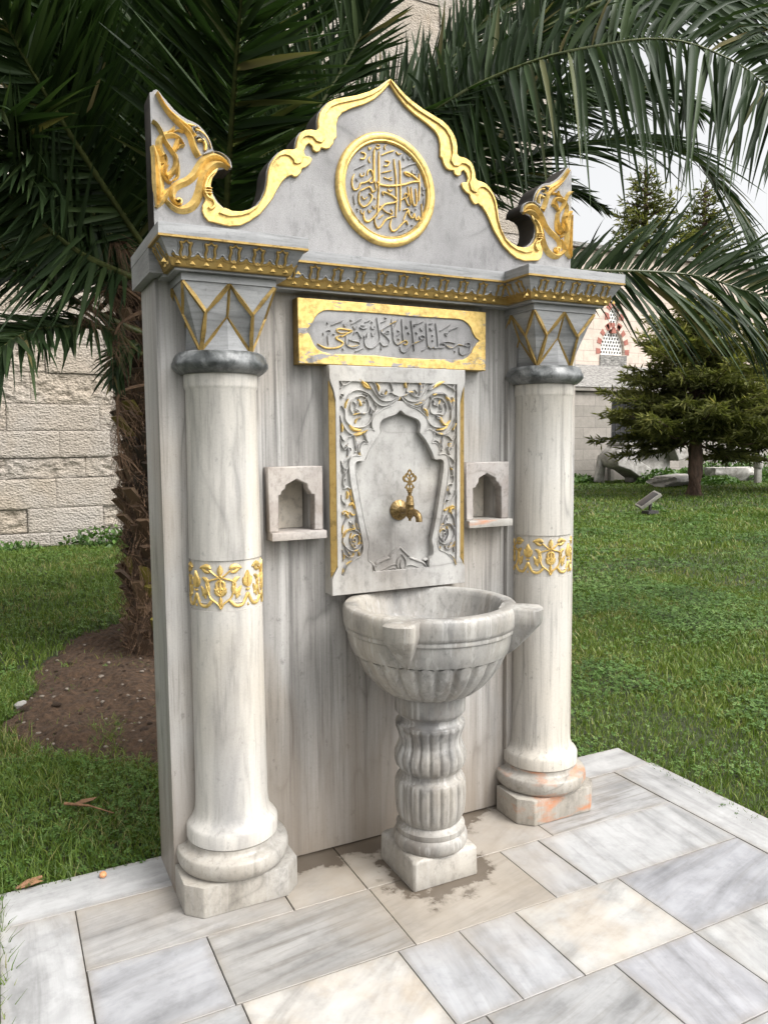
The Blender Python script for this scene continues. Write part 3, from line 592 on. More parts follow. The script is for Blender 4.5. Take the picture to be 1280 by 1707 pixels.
cs(GR, cB, [(760, 800), (700, 815), (640, 840)], 30, .012, 'leaf'); cs(GR, cB, [(945, 985), (925, 900), (850, 830), (770, 805)], 26, .010, 'taper'); cs(GR, cB, [(560, 600), (620, 590), (680, 680), (720, 760)], 30, .006, 'leaf')
cs(GR, cB, [(575, 540), (520, 555), (545, 610)], 14, .016); cs(GR, cB, [(560, 660), (600, 650), (650, 700)], 12, .016)
GR.build('stone_leaf_scroll', M['crest'], crest); GR2.build('stone_leaf_scroll', M['crest'], crest)
# medallion
mc = (.850, 2.4715); mr = .2035
circ = lambda r, n=72: [(mc[0]+r*math.cos(2*PI*k/n), mc[1]+r*math.sin(2*PI*k/n)) for k in range(n)]
med = plate('medallion', circ(.165), [], YC-.004, .0038, M['crest'], crest, .0005)
m = MB(); prof = [(.166, .001), (.167, .010), (.171, .0155), (.176, .014), (.178, .0165), (.192, .0175), (.197, .016), (.2025, .010), (.2035, .0)]
n = 96; vs = []
for r, h in prof:
    for k in range(n): a = 2*PI*k/n; vs.append((mc[0]+r*math.cos(a), YC-h, mc[1]+r*math.sin(a)))
m.add(vs, [(j*n+k, j*n+(k+1) % n, (j+1)*n+(k+1) % n, (j+1)*n+k) for j in range(len(prof)-1) for k in range(n)])
m.build('gilded_ring', M['gold'], crest, smooth=50)
cM = crop(550, 200, 6.737); pxm = 2.72/6.737/FPX
R = Relief(lambda u, v, h: (u, YC-.004-h, v)); S = Relief(lambda u, v, h: (u, YC-.004-h, v))
def ms(R_, pts, w_, h=.0075, e='both', k=4):
    R_.stroke(XZ(cM(pts), YC-.005), w_*pxm*1.12, h, e, k)
for pts, w_ in [([(495, 322), (491, 400), (492, 520), (495, 640), (500, 705)], 22), ([(545, 350), (546, 500), (548, 640), (545, 740), (540, 850), (535, 980), (525, 1080)], 18),
    ([(520, 690), (560, 722), (640, 738), (740, 735), (830, 722), (900, 700), (960, 690), (1000, 695)], 26), ([(825, 583), (870, 592), (920, 620), (970, 660), (1010, 712)], 24), ([(825, 583), (850, 615), (900, 635)], 14),
    ([(713, 436), (722, 520), (735, 620), (740, 740), (743, 860), (742, 960), (735, 1100)], 18), ([(775, 450), (785, 540), (785, 640), (788, 760), (788, 900), (780, 1020)], 16), ([(995, 600), (1000, 700), (1000, 800), (993, 910)], 15),
    ([(905, 750), (915, 850), (930, 940), (952, 962), (970, 930), (965, 840), (955, 768)], 17), ([(868, 745), (888, 850), (905, 950)], 14), ([(798, 900), (830, 878), (850, 900), (870, 950), (900, 962)], 14), ([(828, 850), (845, 820), (872, 850), (840, 882), (826, 856)], 12),
    ([(270, 605), (245, 670), (250, 745), (275, 785), (320, 762), (342, 712), (382, 702), (430, 682), (462, 640)], 19), ([(415, 625), (425, 572), (455, 560), (478, 600), (488, 660), (470, 705), (430, 690)], 18), ([(500, 700), (515, 780), (480, 800), (455, 760), (440, 740)], 15),
    ([(328, 800), (320, 860), (328, 930), (370, 972), (420, 952), (460, 900), (468, 850), (432, 822)], 21), ([(330, 800), (380, 772), (440, 752), (470, 800), (480, 815)], 18),
    ([(380, 1020), (375, 1080), (400, 1132), (442, 1132), (500, 1080), (560, 1000), (620, 942), (700, 930), (750, 905), (712, 862), (640, 822), (585, 808), (600, 850)], 23),
    ([(500, 1090), (500, 1150), (532, 1212), (572, 1190), (620, 1122), (680, 1092), (720, 1080)], 21), ([(688, 1110), (670, 1180), (692, 1242), (742, 1232), (800, 1172), (850, 1132), (872, 1180)], 19), ([(820, 1130), (850, 1050), (880, 1010), (885, 1060)], 15),
    ([(815, 1012), (868, 1000), (882, 1062), (925, 1102), (942, 1050), (958, 1110), (982, 1120), (992, 1080), (1010, 1132), (1032, 1122), (1022, 940)], 17), ([(560, 960), (620, 1030), (700, 1060)], 10), ([(540, 1110), (600, 1060)], 12)]: ms(R, pts, w_)
for pts, w_ in [([(335, 432), (380, 430), (392, 380), (342, 358)], 20), ([(278, 552), (400, 490)], 15), ([(575, 395), (640, 365), (718, 342)], 17), ([(575, 592), (690, 565)], 15), ([(808, 542), (880, 505), (965, 480)], 18), ([(632, 275), (606, 300), (618, 332)], 12), ([(446, 410), (430, 450), (448, 480)], 12),
    ([(615, 458), (662, 470), (640, 512), (600, 510)], 18), ([(430, 300), (440, 330), (462, 305)], 14), ([(505, 300), (530, 320), (562, 305)], 16), ([(520, 275), (560, 285)], 12), ([(738, 352), (762, 385), (795, 375)], 16), ([(335, 595), (345, 630), (380, 620), (378, 590)], 11), ([(290, 650), (305, 682), (328, 640)], 13),
    ([(600, 640), (645, 658), (695, 640)], 12), ([(655, 670), (700, 675)], 10), ([(645, 775), (670, 800), (702, 780)], 20), ([(350, 850), (380, 890), (420, 860)], 11), ([(425, 1000), (440, 1040), (465, 1005)], 12), ([(915, 560), (925, 600), (975, 600), (975, 560)], 10), ([(865, 405), (880, 440), (910, 420)], 12), ([(820, 390), (815, 430), (838, 445)], 10),
    ([(905, 1180), (935, 1178)], 16), ([(965, 1182), (998, 1172)], 14), ([(770, 1255), (820, 1232), (850, 1215)], 9), ([(282, 830), (262, 850), (278, 950)], 9), ([(295, 990), (315, 1010), (300, 1025)], 11), ([(340, 1005), (350, 1045), (372, 1050)], 9), ([(1030, 750), (1045, 790), (1068, 760)], 11), ([(1030, 820), (1050, 850)], 10), ([(1050, 880), (1045, 960)], 9), ([(905, 1020), (925, 1042)], 9), ([(950, 1000), (968, 1000)], 15),
    ([(640, 720), (660, 760)], 10), ([(680, 1000), (700, 1050), (670, 1070)], 10), ([(470, 960), (500, 1000), (515, 950)], 10), ([(495, 870), (510, 890)], 11)]: ms(S if pts[0][1] > 1150 or pts[0][0] > 800 or pts[0][0] < 300 else R, pts, w_, .0065)
R.build('gilded_calligraphy', M['gold'], crest); S.build('carved_calligraphy', M['crest'], crest)
# ---------------- inscription plate
gx0, gx1, gz0, gz1, gy = CX-.389, CX+.389, 1.8223, 2.0494, -.031
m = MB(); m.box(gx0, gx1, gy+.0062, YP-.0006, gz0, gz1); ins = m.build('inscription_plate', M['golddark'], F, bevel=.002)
cL = crop(500, 500, 8); cR = crop(650, 500, 7.53)
cart = cL([(82, 402), (130, 350), (175, 290), (205, 225), (250, 175), (310, 142), (370, 134), (480, 140), (700, 152), (1000, 172)])+cR([(300, 205), (600, 222), (870, 240), (920, 252), (975, 290), (1015, 340), (1040, 410), (1075, 470), (1128, 510), (1085, 545), (1050, 600), (1020, 665), (975, 715), (920, 748), (800, 748), (500, 742), (100, 728)])+cL([(1000, 738), (700, 728), (400, 715), (300, 690), (230, 650), (185, 590), (160, 530), (130, 460)])
cz = XZ(cart, gy)
plate('gilded_frame', rect(gx0+.001, gx1-.001, gz0+.001, gz1-.001), [cz[::-1]], gy, .0062, M['goldworn'], ins, .0022)
m = MB(); m.box(gx0+.02, gx1-.02, gy+.0052, gy+.0061, gz0+.01, gz1-.01); m.build('inscription_field', M['crest'], ins)
R = Relief(lambda u, v, h: (u, gy+.0052-h, v)); S = Relief(lambda u, v, h: (u, gy+.0052-h, v))
def ps(c_, pts, w_, gold=False, e='both', h=.0062):
    P = XZ(c_(pts), gy); k = 2.75/8/FPX; (R if gold else S).stroke(P, w_*k*1.15, h, e)
for pts, w_, g in [([(500, 425), (497, 390), (540, 378), (620, 390), (700, 410), (640, 440), (570, 480), (545, 470)], 20, 1), ([(500, 420), (560, 440), (640, 430)], 10, 1), ([(545, 470), (485, 500), (520, 530), (575, 560), (560, 605), (500, 632), (420, 642), (330, 630), (235, 580)], 22, 1),
    ([(720, 470), (730, 430), (770, 420), (800, 470), (830, 500), (860, 460)], 15, 0), ([(720, 510), (700, 540), (790, 560), (800, 600), (740, 632), (670, 625), (620, 580), (615, 480)], 18, 0), ([(640, 600), (700, 618), (780, 600)], 9, 1), ([(660, 540), (650, 590)], 12, 0), ([(650, 520), (690, 540)], 12, 0),
    ([(800, 560), (830, 500), (870, 470)], 12, 0), ([(1025, 235), (1045, 330), (1060, 420), (1068, 520), (1020, 600), (950, 640), (890, 620), (865, 560), (868, 480)], 20, 0), ([(900, 440), (895, 500)], 18, 0), ([(1280, 282), (1200, 330), (1110, 385), (1085, 420), (1150, 480), (1195, 540), (1180, 595), (1110, 605), (1070, 560)], 18, 0), ([(1280, 285), (1200, 330), (1110, 385), (1085, 425)], 11, 1), ([(1120, 440), (1190, 440), (1180, 405), (1150, 420)], 12, 0),
    ([(370, 470), (385, 600)], 13, 0), ([(355, 410), (390, 395), (410, 420), (380, 450)], 12, 0), ([(310, 430), (320, 468)], 16, 0), ([(440, 445), (470, 460)], 16, 0), ([(420, 332), (500, 300), (578, 265)], 14, 0), ([(362, 295), (380, 318)], 16, 0), ([(672, 260), (700, 278)], 14, 0), ([(685, 315), (760, 280), (830, 240)], 14, 0), ([(585, 320), (605, 350), (640, 315)], 13, 0), ([(710, 345), (735, 385), (770, 345)], 14, 0),
    ([(800, 360), (840, 380), (895, 370)], 16, 0), ([(820, 335), (870, 340)], 11, 0), ([(865, 295), (945, 262)], 12, 0), ([(955, 280), (975, 305)], 14, 0), ([(945, 345), (965, 380), (1000, 375), (1000, 345)], 12, 0), ([(955, 430), (975, 480), (1005, 435)], 16, 0), ([(1080, 298), (1160, 262)], 11, 0), ([(1130, 230), (1160, 245)], 12, 0), ([(735, 685), (790, 665), (860, 630)], 11, 0), ([(570, 640), (585, 670)], 15, 0), ([(1080, 620), (1090, 665)], 12, 0), ([(1225, 255), (1240, 420), (1255, 520), (1280, 580)], 17, 0)]: ps(cL, pts, w_, g)
for pts, w_, g in [([(0, 305), (40, 285), (80, 262)], 13, 1), ([(30, 350), (40, 420), (50, 500), (80, 550), (120, 555), (160, 520)], 17, 0), ([(80, 548), (120, 555), (150, 525), (200, 505), (222, 530), (205, 560), (170, 550)], 13, 1), ([(105, 245), (60, 330), (30, 400)], 13, 0), ([(150, 235), (158, 330), (165, 430), (172, 510)], 19, 0), ([(85, 450), (140, 405)], 14, 0), ([(100, 480), (125, 500)], 13, 0), ([(95, 380), (125, 390)], 14, 0),
    ([(265, 255), (280, 340), (290, 430), (300, 530), (308, 640)], 19, 0), ([(440, 480), (380, 510), (320, 525), (270, 570), (220, 630), (180, 655), (140, 635), (128, 585)], 17, 0), ([(440, 485), (380, 510), (300, 545), (240, 600)], 9, 1), ([(370, 460), (400, 440), (435, 455), (430, 490), (390, 490), (372, 465)], 14, 0), ([(455, 290), (462, 380), (468, 480), (480, 570), (515, 605), (545, 585)], 18, 0), ([(480, 580), (512, 605), (545, 590)], 10, 1), ([(575, 290), (590, 380), (600, 480), (605, 590), (570, 602), (545, 585)], 19, 0),
    ([(605, 590), (650, 600), (690, 580), (680, 545), (630, 550)], 15, 0), ([(690, 548), (730, 590), (780, 602), (830, 575), (870, 552), (930, 570)], 18, 0), ([(700, 560), (750, 590), (800, 595), (860, 560), (920, 568)], 8, 1), ([(640, 540), (720, 520), (830, 545)], 12, 0), ([(930, 560), (960, 580), (1000, 570), (1000, 540), (965, 535), (950, 565)], 16, 0), ([(1005, 560), (1005, 610), (970, 665), (920, 690), (880, 665), (868, 600)], 18, 0),
    ([(305, 305), (360, 290), (425, 262)], 13, 0), ([(200, 320), (220, 350), (240, 325)], 14, 0), ([(225, 400), (250, 425)], 16, 0), ([(325, 400), (350, 425)], 16, 0), ([(380, 345), (405, 385), (435, 350)], 14, 0), ([(500, 345), (525, 380), (555, 345)], 14, 0), ([(530, 435), (545, 455)], 15, 0), ([(535, 495), (545, 520)], 13, 0), ([(490, 300), (540, 285)], 10, 0), ([(630, 385), (700, 340), (768, 298)], 15, 0), ([(690, 410), (712, 445), (740, 405)], 18, 0), ([(745, 385), (800, 355), (858, 335)], 14, 0), ([(300, 310), (318, 335)], 12, 0), ([(810, 635), (825, 655)], 16, 0), ([(400, 635), (440, 610), (465, 590)], 11, 0), ([(700, 415), (735, 415)], 12, 0)]: ps(cR, pts, w_, g)
R.build('gilded_lettering', M['gold'], ins); S.build('carved_lettering', M['crest'], ins)
# ---------------- carved panel with tap
sx0, sx1, sz0, sz1, sy = CX-.2817, CX+.2817, .9937, 1.8206, -.0498
cP = crop(560, 620, 6.095); cQ = crop(560, 780, 5.565); cC = crop(530, 600, 4.267)
ctr = XZ(cC([(580, 700)]), sy)[0][0]
Yr = sy+.010                                                   # level of the sunk relief field
outline = [(sx0, sz0), (sx1, sz0)]
ind = .022
sidez = [(1.0, 0), (1.055, 0), (1.075, .010), (1.095, ind), (1.70, ind), (1.735, .014), (1.76, .004), (1.775, 0)]
outline = [(sx0, sz0), (sx1, sz0)]+[(sx1-d, z) for z, d in sidez]+[(sx1, sz1), (sx0, sz1)]+[(sx0+d, z) for z, d in sidez[::-1]]
def half_sym(c_pts): # left-half traced points from top centre downwards, mirrored about the panel centre
    h_ = XZ(c_pts, sy); h_ = [(min(x, CX-.0005), z) for x, z in h_]; return h_+[(W-x, z) for x, z in h_][::-1]
arch = cC([(580, 360), (550, 385), (500, 402), (455, 425), (440, 465), (447, 515), (410, 560), (375, 620), (350, 675), (335, 715), (290, 716), (268, 732), (266, 770), (280, 870), (300, 990), (322, 1110), (345, 1220), (365, 1310), (356, 1370), (358, 1425), (385, 1450), (390, 1510)])
archL = half_sym(arch)
rim = cC([(583, 258), (560, 292), (520, 325), (470, 345), (430, 372), (398, 405), (385, 445), (388, 480), (405, 505), (385, 492), (360, 498), (340, 530), (345, 560), (358, 592), (335, 592), (315, 605), (300, 640), (305, 680), (270, 678), (240, 690), (225, 730), (226, 790), (236, 880), (262, 1010), (290, 1150), (318, 1290), (322, 1350), (305, 1395), (270, 1415), (240, 1440), (205, 1480), (182, 1535)])
rimL = half_sym(rim)
zf0, zf1 = 1.045, 1.765; fx0, fx1 = sx0+.037, sx1-.037
# front layer: outer frame with the scroll field cut out on each side of the arch
fieldL = [(CX-.0015, zf1), (CX-.0015, rimL[0][1]+.006)]+[(x-.004, z+.002) for x, z in XZ(rim, sy)[1:]]+[(fx0, XZ(rim, sy)[-1][1])]+[(fx0, zf1)]
fieldL = [(max(x, fx0), z) for x, z in fieldL]
field = [(fx0, zf1)]+[(fx0, XZ(rim, sy)[-1][1])]+[(max(x, fx0+.001), z) for x, z in XZ(rim, sy)[::-1]][:-1]
field = field+[(W-x, z) for x, z in field][::-1]
car = plate('carved_panel', outline, [field[::-1], archL], sy, .0100, M['carved'], F, .0022)
m = MB(); body = [(sx0, sz0), (sx1, sz0)]+[(sx1-d*.0, z) for z, d in sidez]+[(sx1, sz1), (sx0, sz1)]+[(sx0+d*.0, z) for z, d in sidez[::-1]]
arch_in = [(CX+(x-CX)*1.0, z) for x, z in archL]
plate('panel_body', body, [arch_in], Yr+.0001, .018, M['carved'], car, .0012)
m = MB(); m.box(sx0+.001, sx1-.001, Yr+.0183, YP-.0006, sz0+.0005, sz1-.0005); m.build('arch_recess', M['carved'], car)
m = MB()
for sg in (-1, 1):
    xe = CX+sg*.2817
    za = [(1.06, .04), (1.082, .5), (1.10, 1), (1.69, 1), (1.73, .55), (1.765, .06)]
    vs = []
    for z, k in za: vs += [(xe+sg*.0006, Yr+.004, z), (xe+sg*.0006, Yr-.0006, z), (xe-sg*(ind*k-.0006), sy+.0022 if k > .3 else Yr-.001, z)]
    fs = []
    for t in range(len(za)-1): fs += [(t*3, t*3+1, t*3+4, t*3+3), (t*3+1, t*3+2, t*3+5, t*3+4)]
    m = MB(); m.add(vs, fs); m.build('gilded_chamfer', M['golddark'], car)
S = Relief(lambda u, v, h: (u, Yr-h, v)); R = Relief(lambda u, v, h: (u, Yr-h, v))
kp = 2.8/FPX
def pp(c_, s_, pts, wpx, gold=0, e='both', h=.0098, mirror=True, k=4):
    P = XZ(c_(pts), sy); P2 = [(W-x, z) for x, z in P]
    (R if gold in (1, 2) else S).stroke(P, wpx/s_*kp, h, e, k)
    if mirror: (R if gold in (1, 3) else S).stroke(P2, wpx/s_*kp, h, e, k)
# rim mouldings following the arch
for pts, w_, h in ((XZ(rim, sy), .006, .0135), ([(x, z) for x, z in XZ(arch, sy)], .004, .0118)):
    for q in (pts, [(W-x, z) for x, z in pts]): S.stroke(q, w_, h, 'round', 3)
P6 = 6.095
for pts, w_, g in [([(60, 60), (72, 130), (130, 112), (190, 72), (260, 62), (330, 62), (395, 110), (420, 180), (450, 235), (510, 238), (550, 205), (600, 228), (640, 246)], 12, 0), ([(45, 60), (55, 100), (75, 130), (50, 170)], 10, 0), ([(100, 90), (150, 60), (190, 60)], 9, 0),
    ([(110, 285), (150, 212), (215, 182), (285, 192), (350, 232), (400, 300), (470, 342), (540, 332), (600, 292), (645, 252)], 11, 0), ([(205, 255), (260, 240), (315, 265), (340, 330), (330, 400), (290, 420), (240, 410)], 12, 0), ([(205, 250), (165, 300), (150, 370), (180, 430)], 10, 0),
    ([(60, 340), (95, 390), (100, 470), (140, 530), (200, 560), (290, 555), (350, 510), (375, 430), (355, 350)], 12, 0), ([(240, 260), (225, 340), (200, 390), (250, 400)], 10, 0), ([(500, 170), (470, 210), (500, 235), (525, 205), (515, 175)], 10, 0), ([(470, 60), (540, 85), (570, 140), (585, 195), (560, 200)], 10, 0),
    ([(410, 100), (430, 80), (500, 65), (560, 70), (600, 95), (590, 60)], 9, 0), ([(330, 110), (380, 180), (430, 250), (480, 290), (560, 290), (620, 250)], 10, 0), ([(45, 440), (60, 500), (90, 560), (130, 610), (180, 640)], 10, 0), ([(50, 640), (90, 700), (130, 660), (190, 640)], 9, 0), ([(50, 680), (60, 740), (100, 790), (130, 720)], 9, 0),
    ([(190, 640), (200, 720), (215, 800), (195, 810)], 11, 0), ([(260, 850), (230, 790), (240, 730), (280, 700), (330, 715)], 10, 0), ([(300, 660), (290, 610), (330, 580), (400, 605)], 10, 0), ([(60, 950), (100, 900), (140, 870)], 10, 0), ([(70, 960), (95, 1010), (80, 1070), (110, 1097)], 9, 0), ([(55, 900), (75, 960), (110, 990), (130, 960)], 9, 0),
    ([(60, 220), (85, 230), (70, 260), (50, 240)], 8, 0), ([(390, 310), (420, 350), (400, 400), (370, 380)], 8, 0), ([(180, 300), (210, 330), (200, 370), (240, 390)], 9, 0), ([(250, 330), (300, 320), (290, 290)], 8, 0), ([(430, 430), (480, 405), (545, 375), (600, 335), (640, 290)], 7, 0), ([(95, 760), (150, 770), (160, 800)], 8, 0), ([(280, 300), (330, 240), (280, 215)], 8, 0)]: pp(cP, P6, pts, w_, g)
for pts, w_, g in [([(235, 70), (270, 90), (320, 130), (355, 175)], 34, 2), ([(270, 110), (310, 150), (350, 165)], 26, 2), ([(412, 110), (440, 150), (438, 200)], 24, 2), ([(100, 370), (108, 320), (130, 270)], 22, 2), ([(230, 275), (250, 310), (260, 345)], 30, 2), ([(185, 435), (240, 415), (295, 425)], 26, 2), ([(200, 525), (215, 480), (270, 455)], 20, 2), ([(140, 535), (190, 580), (270, 590)], 44, 1), ([(185, 640), (240, 630), (300, 610)], 40, 1), ([(195, 660), (212, 730), (205, 790)], 24, 1), ([(250, 640), (300, 600), (330, 590)], 16, 2), ([(345, 350), (360, 400), (350, 430)], 22, 2), ([(110, 740), (135, 800), (120, 860)], 32, 2), ([(60, 520), (70, 570), (65, 610)], 30, 2), ([(240, 800), (245, 840), (265, 848)], 16, 2), ([(520, 195), (505, 235)], 14, 2),
    ([(1000, 100), (1040, 120), (1080, 90)], 0, 0)]: 
    if w_: pp(cP, P6, pts, w_, g, 'leaf', .011)
for pts, w_ in [([(985, 170), (1020, 130), (1060, 110), (1105, 95)], 62), ([(985, 235), (1040, 215), (1110, 225)], 36), ([(1110, 235), (1160, 290), (1175, 370)], 34), ([(1190, 260), (1200, 310), (1185, 350)], 40), ([(850, 105), (870, 170), (850, 235)], 40), ([(895, 370), (925, 400), (935, 480)], 34), ([(1040, 330), (1060, 285)], 26), ([(1020, 445), (1065, 465), (1085, 500)], 30), ([(1145, 760), (1165, 730), (1160, 800)], 34), ([(1190, 590), (1210, 545), (1225, 520)], 26), ([(705, 100), (715, 160)], 26), ([(700, 240), (770, 200), (800, 220)], 18), ([(810, 330), (870, 310), (900, 280)], 16), ([(1165, 970), (1190, 1000)], 18), ([(640, 290), (650, 265), (655, 250)], 16), ([(1060, 480), (1120, 540), (1165, 490)], 30)]: pp(cP, P6, pts, w_, 2, 'leaf', .012, False)
Q5 = 5.565
for pts, w_, g in [([(70, 120), (80, 60), (110, 10)], 8, 0), ([(60, 10), (90, 60), (70, 130), (85, 180)], 9, 0), ([(75, 195), (110, 180), (140, 195)], 14, 0), ([(140, 200), (150, 290), (190, 340), (170, 380)], 10, 1), ([(100, 345), (60, 300), (55, 250)], 8, 0), ([(60, 420), (90, 400), (120, 420), (100, 470), (70, 540), (65, 620)], 10, 1), ([(130, 345), (160, 320), (190, 400), (200, 470), (215, 540), (240, 620), (262, 700)], 9, 1),
    ([(70, 700), (75, 630), (110, 580), (160, 570), (220, 600), (245, 660), (240, 720), (200, 765), (150, 770), (100, 740), (75, 700)], 11, 1), ([(185, 690), (160, 680), (165, 640), (200, 620), (225, 650), (222, 700), (190, 735)], 11, 1), ([(185, 690), (185, 665), (170, 655), (165, 670)], 10, 0), ([(150, 600), (135, 660), (150, 710), (170, 740)], 10, 1), ([(65, 760), (80, 820), (70, 870)], 10, 1), ([(80, 800), (120, 830), (160, 820), (170, 790)], 9, 1), ([(265, 720), (262, 770), (240, 820), (200, 845), (150, 865)], 10, 1), ([(150, 865), (110, 890), (80, 930), (65, 1000)], 10, 1),
    ([(150, 490), (145, 540), (180, 560)], 9, 0), ([(130, 500), (155, 515)], 22, 0), ([(215, 780), (225, 820)], 9, 1), ([(85, 640), (100, 600), (150, 575)], 6, 1)]: pp(cQ, Q5, pts, w_, g)
for pts, w_, g in [([(105, 215), (118, 250), (105, 290)], 30, 2), ([(125, 350), (160, 330), (185, 380)], 26, 1), ([(65, 440), (95, 420), (125, 470)], 30, 1), ([(150, 500), (170, 550), (185, 590)], 22, 1), ([(180, 710), (195, 735), (170, 745)], 24, 1), ([(135, 410), (160, 440), (180, 430)], 20, 1), ([(90, 745), (120, 790), (140, 820)], 16, 1), ([(190, 480), (205, 540), (215, 580)], 12, 1)]: pp(cQ, Q5, pts, w_, g, 'leaf', .011)
S.build('carved_arabesque', M['carved'], car); R.build('gilded_arabesque', M['goldpatch'], car)
# foliate foot ornament in the arch
S = Relief(lambda u, v, h: (u, Yr+.0185-h, v))
foot = [([(300, 870), (340, 885), (375, 915)], 20), ([(375, 915), (400, 880), (450, 855), (500, 838), (520, 835)], 30), ([(505, 835), (545, 790), (600, 738)], 30), ([(600, 738), (640, 780), (690, 825)], 30), ([(690, 835), (760, 860), (820, 885), (850, 930)], 30), ([(610, 800), (575, 850), (570, 900), (590, 940), (612, 955), (640, 935), (652, 900), (645, 850), (610, 800)], 12), ([(612, 850), (600, 900), (612, 945)], 12),
        ([(370, 985), (430, 950), (500, 910), (560, 895), (575, 930)], 12), ([(420, 975), (480, 945), (540, 930), (570, 950)], 10), ([(650, 910), (700, 900), (760, 920), (820, 945)], 12), ([(655, 940), (720, 925), (790, 945)], 10), ([(500, 955), (540, 950), (560, 968)], 8), ([(660, 950), (700, 950)], 8), ([(820, 860), (860, 850), (900, 880)], 30), ([(300, 880), (350, 900), (370, 960), (350, 985)], 26)]
for pts, w_ in foot: S.stroke(XZ(cQ(pts), Yr), w_/Q5*kp, .018, 'both')
S.build('foliate_foot', M['carved'], car)
m = MB(); q = XZ(cQ([(330, 985), (375, 920), (440, 862), (520, 830), (600, 745), (690, 830), (800, 875), (880, 930), (880, 985)]), Yr)
q = [(x, max(z, sz0+.030)) for x, z in q]
plate('foot_block', q, [], Yr+.006, .0122, M['carved'], car, .003)
# tap
tap = MB(); ty = Yr+.018
def axial(prof, x, z, y0, n=48, fl=None):        # lathe about the Y axis; prof (r, forward distance)
    vs = []
    for r, d in prof:
        for k in range(n):
            a = 2*PI*k/n; rr = fl(r, d, a) if fl else r; vs.append((x+rr*math.cos(a), y0-d, z+rr*math.sin(a)))
    return vs, [(j*n+k, j*n+(k+1) % n, (j+1)*n+(k+1) % n, (j+1)*n+k) for j in range(len(prof)-1) for k in range(n)]+[tuple((len(prof)-1)*n+k for k in range(n))]
tx, tz = .868, 1.292
vs, fs = axial([(.034, 0), (.038, .001), (.0385, .005), (.036, .008), (.028, .014), (.018, .018), (.015, .019), (.0135, .024), (.011, .026), (.0095, .030), (.009, .088)], tx, tz, ty, 64, lambda r, d, a: r*(1-.07*(.5+.5*math.cos(16*a))**2) if .006 < d < .0185 else r)
tap.add(vs, fs); T1 = tap.build('tap', M['brass'], F, smooth=50); tag(T1, 'old brass tap with pierced trefoil handle')
m = MB(); by = ty-.088
m.lathe([(.004, tz-.028), (.010, tz-.022), (.0145, tz-.016), (.0165, tz-.004), (.0165, tz+.012), (.0155, tz+.024), (.0165, tz+.026), (.0155, tz+.030), (.0125, tz+.052), (.0108, tz+.058), (.007, tz+.0585), (.0065, tz+.068), (.0095, tz+.070), (.0095, tz+.074), (.007, tz+.076)], tx, by, 32)
m.lathe([(.005, tz-.034), (.005, tz-.026)], tx, by, 12)
m.build('tap_body', M['brass'], T1, smooth=40)
m = MB(); pth = [(tx, by-.012, tz-.006), (tx+.003, by-.030, tz-.001), (tx+.006, by-.046, tz-.008), (tx+.0075, by-.054, tz-.020), (tx+.0075, by-.056, tz-.034)]
m.tube(smoothpts(pth, 4), [.0135]*4+[.013]*4+[.0125]*4+[.0122]*5, 16); m.build('spout', M['brass'], T1, smooth=50)
hz = tz+.076; prof = [(-.012, 0), (-.013, .008), (-.021, .011), (-.019, .016), (-.013, .024), (-.008, .030), (-.014, .032), (-.023, .034), (-.029, .042), (-.030, .050), (-.026, .056), (-.021, .058), (-.017, .064), (-.010, .067), (-.008, .074), (0, .082)]
ol = [(tx+x, hz+z) for x, z in prof]+[(tx-x, hz+z) for x, z in prof[::-1][1:]]
def ell(cx_, cz_, a, b, r=0): return [(tx+cx_+a*math.cos(t)*math.cos(r)-b*math.sin(t)*math.sin(r), hz+cz_+a*math.cos(t)*math.sin(r)+b*math.sin(t)*math.cos(r)) for t in np.linspace(2*PI, 0, 14, endpoint=False)]
plate('tap_handle', ol, [ell(-.0062, .0165, .0042, .0052), ell(.0062, .0165, .0042, .0052), ell(-.0125, .044, .0085, .005, -.7), ell(.0125, .044, .0085, .005, .7), ell(-.007, .055, .0038, .0045), ell(.007, .055, .0038, .0045), ell(0, .0665, .004, .005)], by-.002, .005, M['brass'], T1, .0012)
# ---------------- basin on its pedestal
B = thing('wash_basin', 'fluted marble basin with pointed ears on a baluster pedestal', 'basin', (CX, -.26, 0))
bx, by_ = CX, -.262
def flute(n, depth, z0, z1, zb):
    def f(r, z, a):
        if z < z0 or z > z1: return r
        env = min(1, (z-z0)/zb+.15, (z1-z)/(zb*.35)) if z1 > z0 else 1
        return r-depth*max(0, env)*abs(math.cos(n*a/2))**6*1.0
    return f
m = MB()
prof = [(.02, .66), (.125, .662), (.140, .664), (.168, .678), (.200, .705), (.229, .738), (.252, .772), (.267, .805), (.2725, .819), (.2745, .8195), (.282, .835), (.2905, .865), (.2945, .893), (.2935, .894), (.299, .896), (.3005, .905), (.2985, .911), (.303, .913), (.3065, .925), (.308, .955), (.306, .975), (.300, .984), (.294, .986), (.264, .986), (.258, .982), (.252, .965), (.24, .91), (.21, .84), (.15, .785), (.06, .765), (.0, .762)]
p_ = []
for (r, z), (r2, z2) in zip(prof, prof[1:]):
    k = 7 if (z2 <= .8191 and z >= .66) else 1
    for i in range(k): p_.append((r+(r2-r)*i/k, z+(z2-z)*i/k))
p_.append(prof[-1])
NF = 25
def bf(r, z, a):
    if .655 < z < .8192 and r > .12:
        c = abs(math.cos(NF*a/2)); zt = .8195-.013*c**3
        return r*(1-.055*c**8) if z < zt else r-.012
    return r
m.lathe(p_, bx, by_, 25*14, bf)
bowl = m.build('bowl', M['basin'], B, smooth=50)
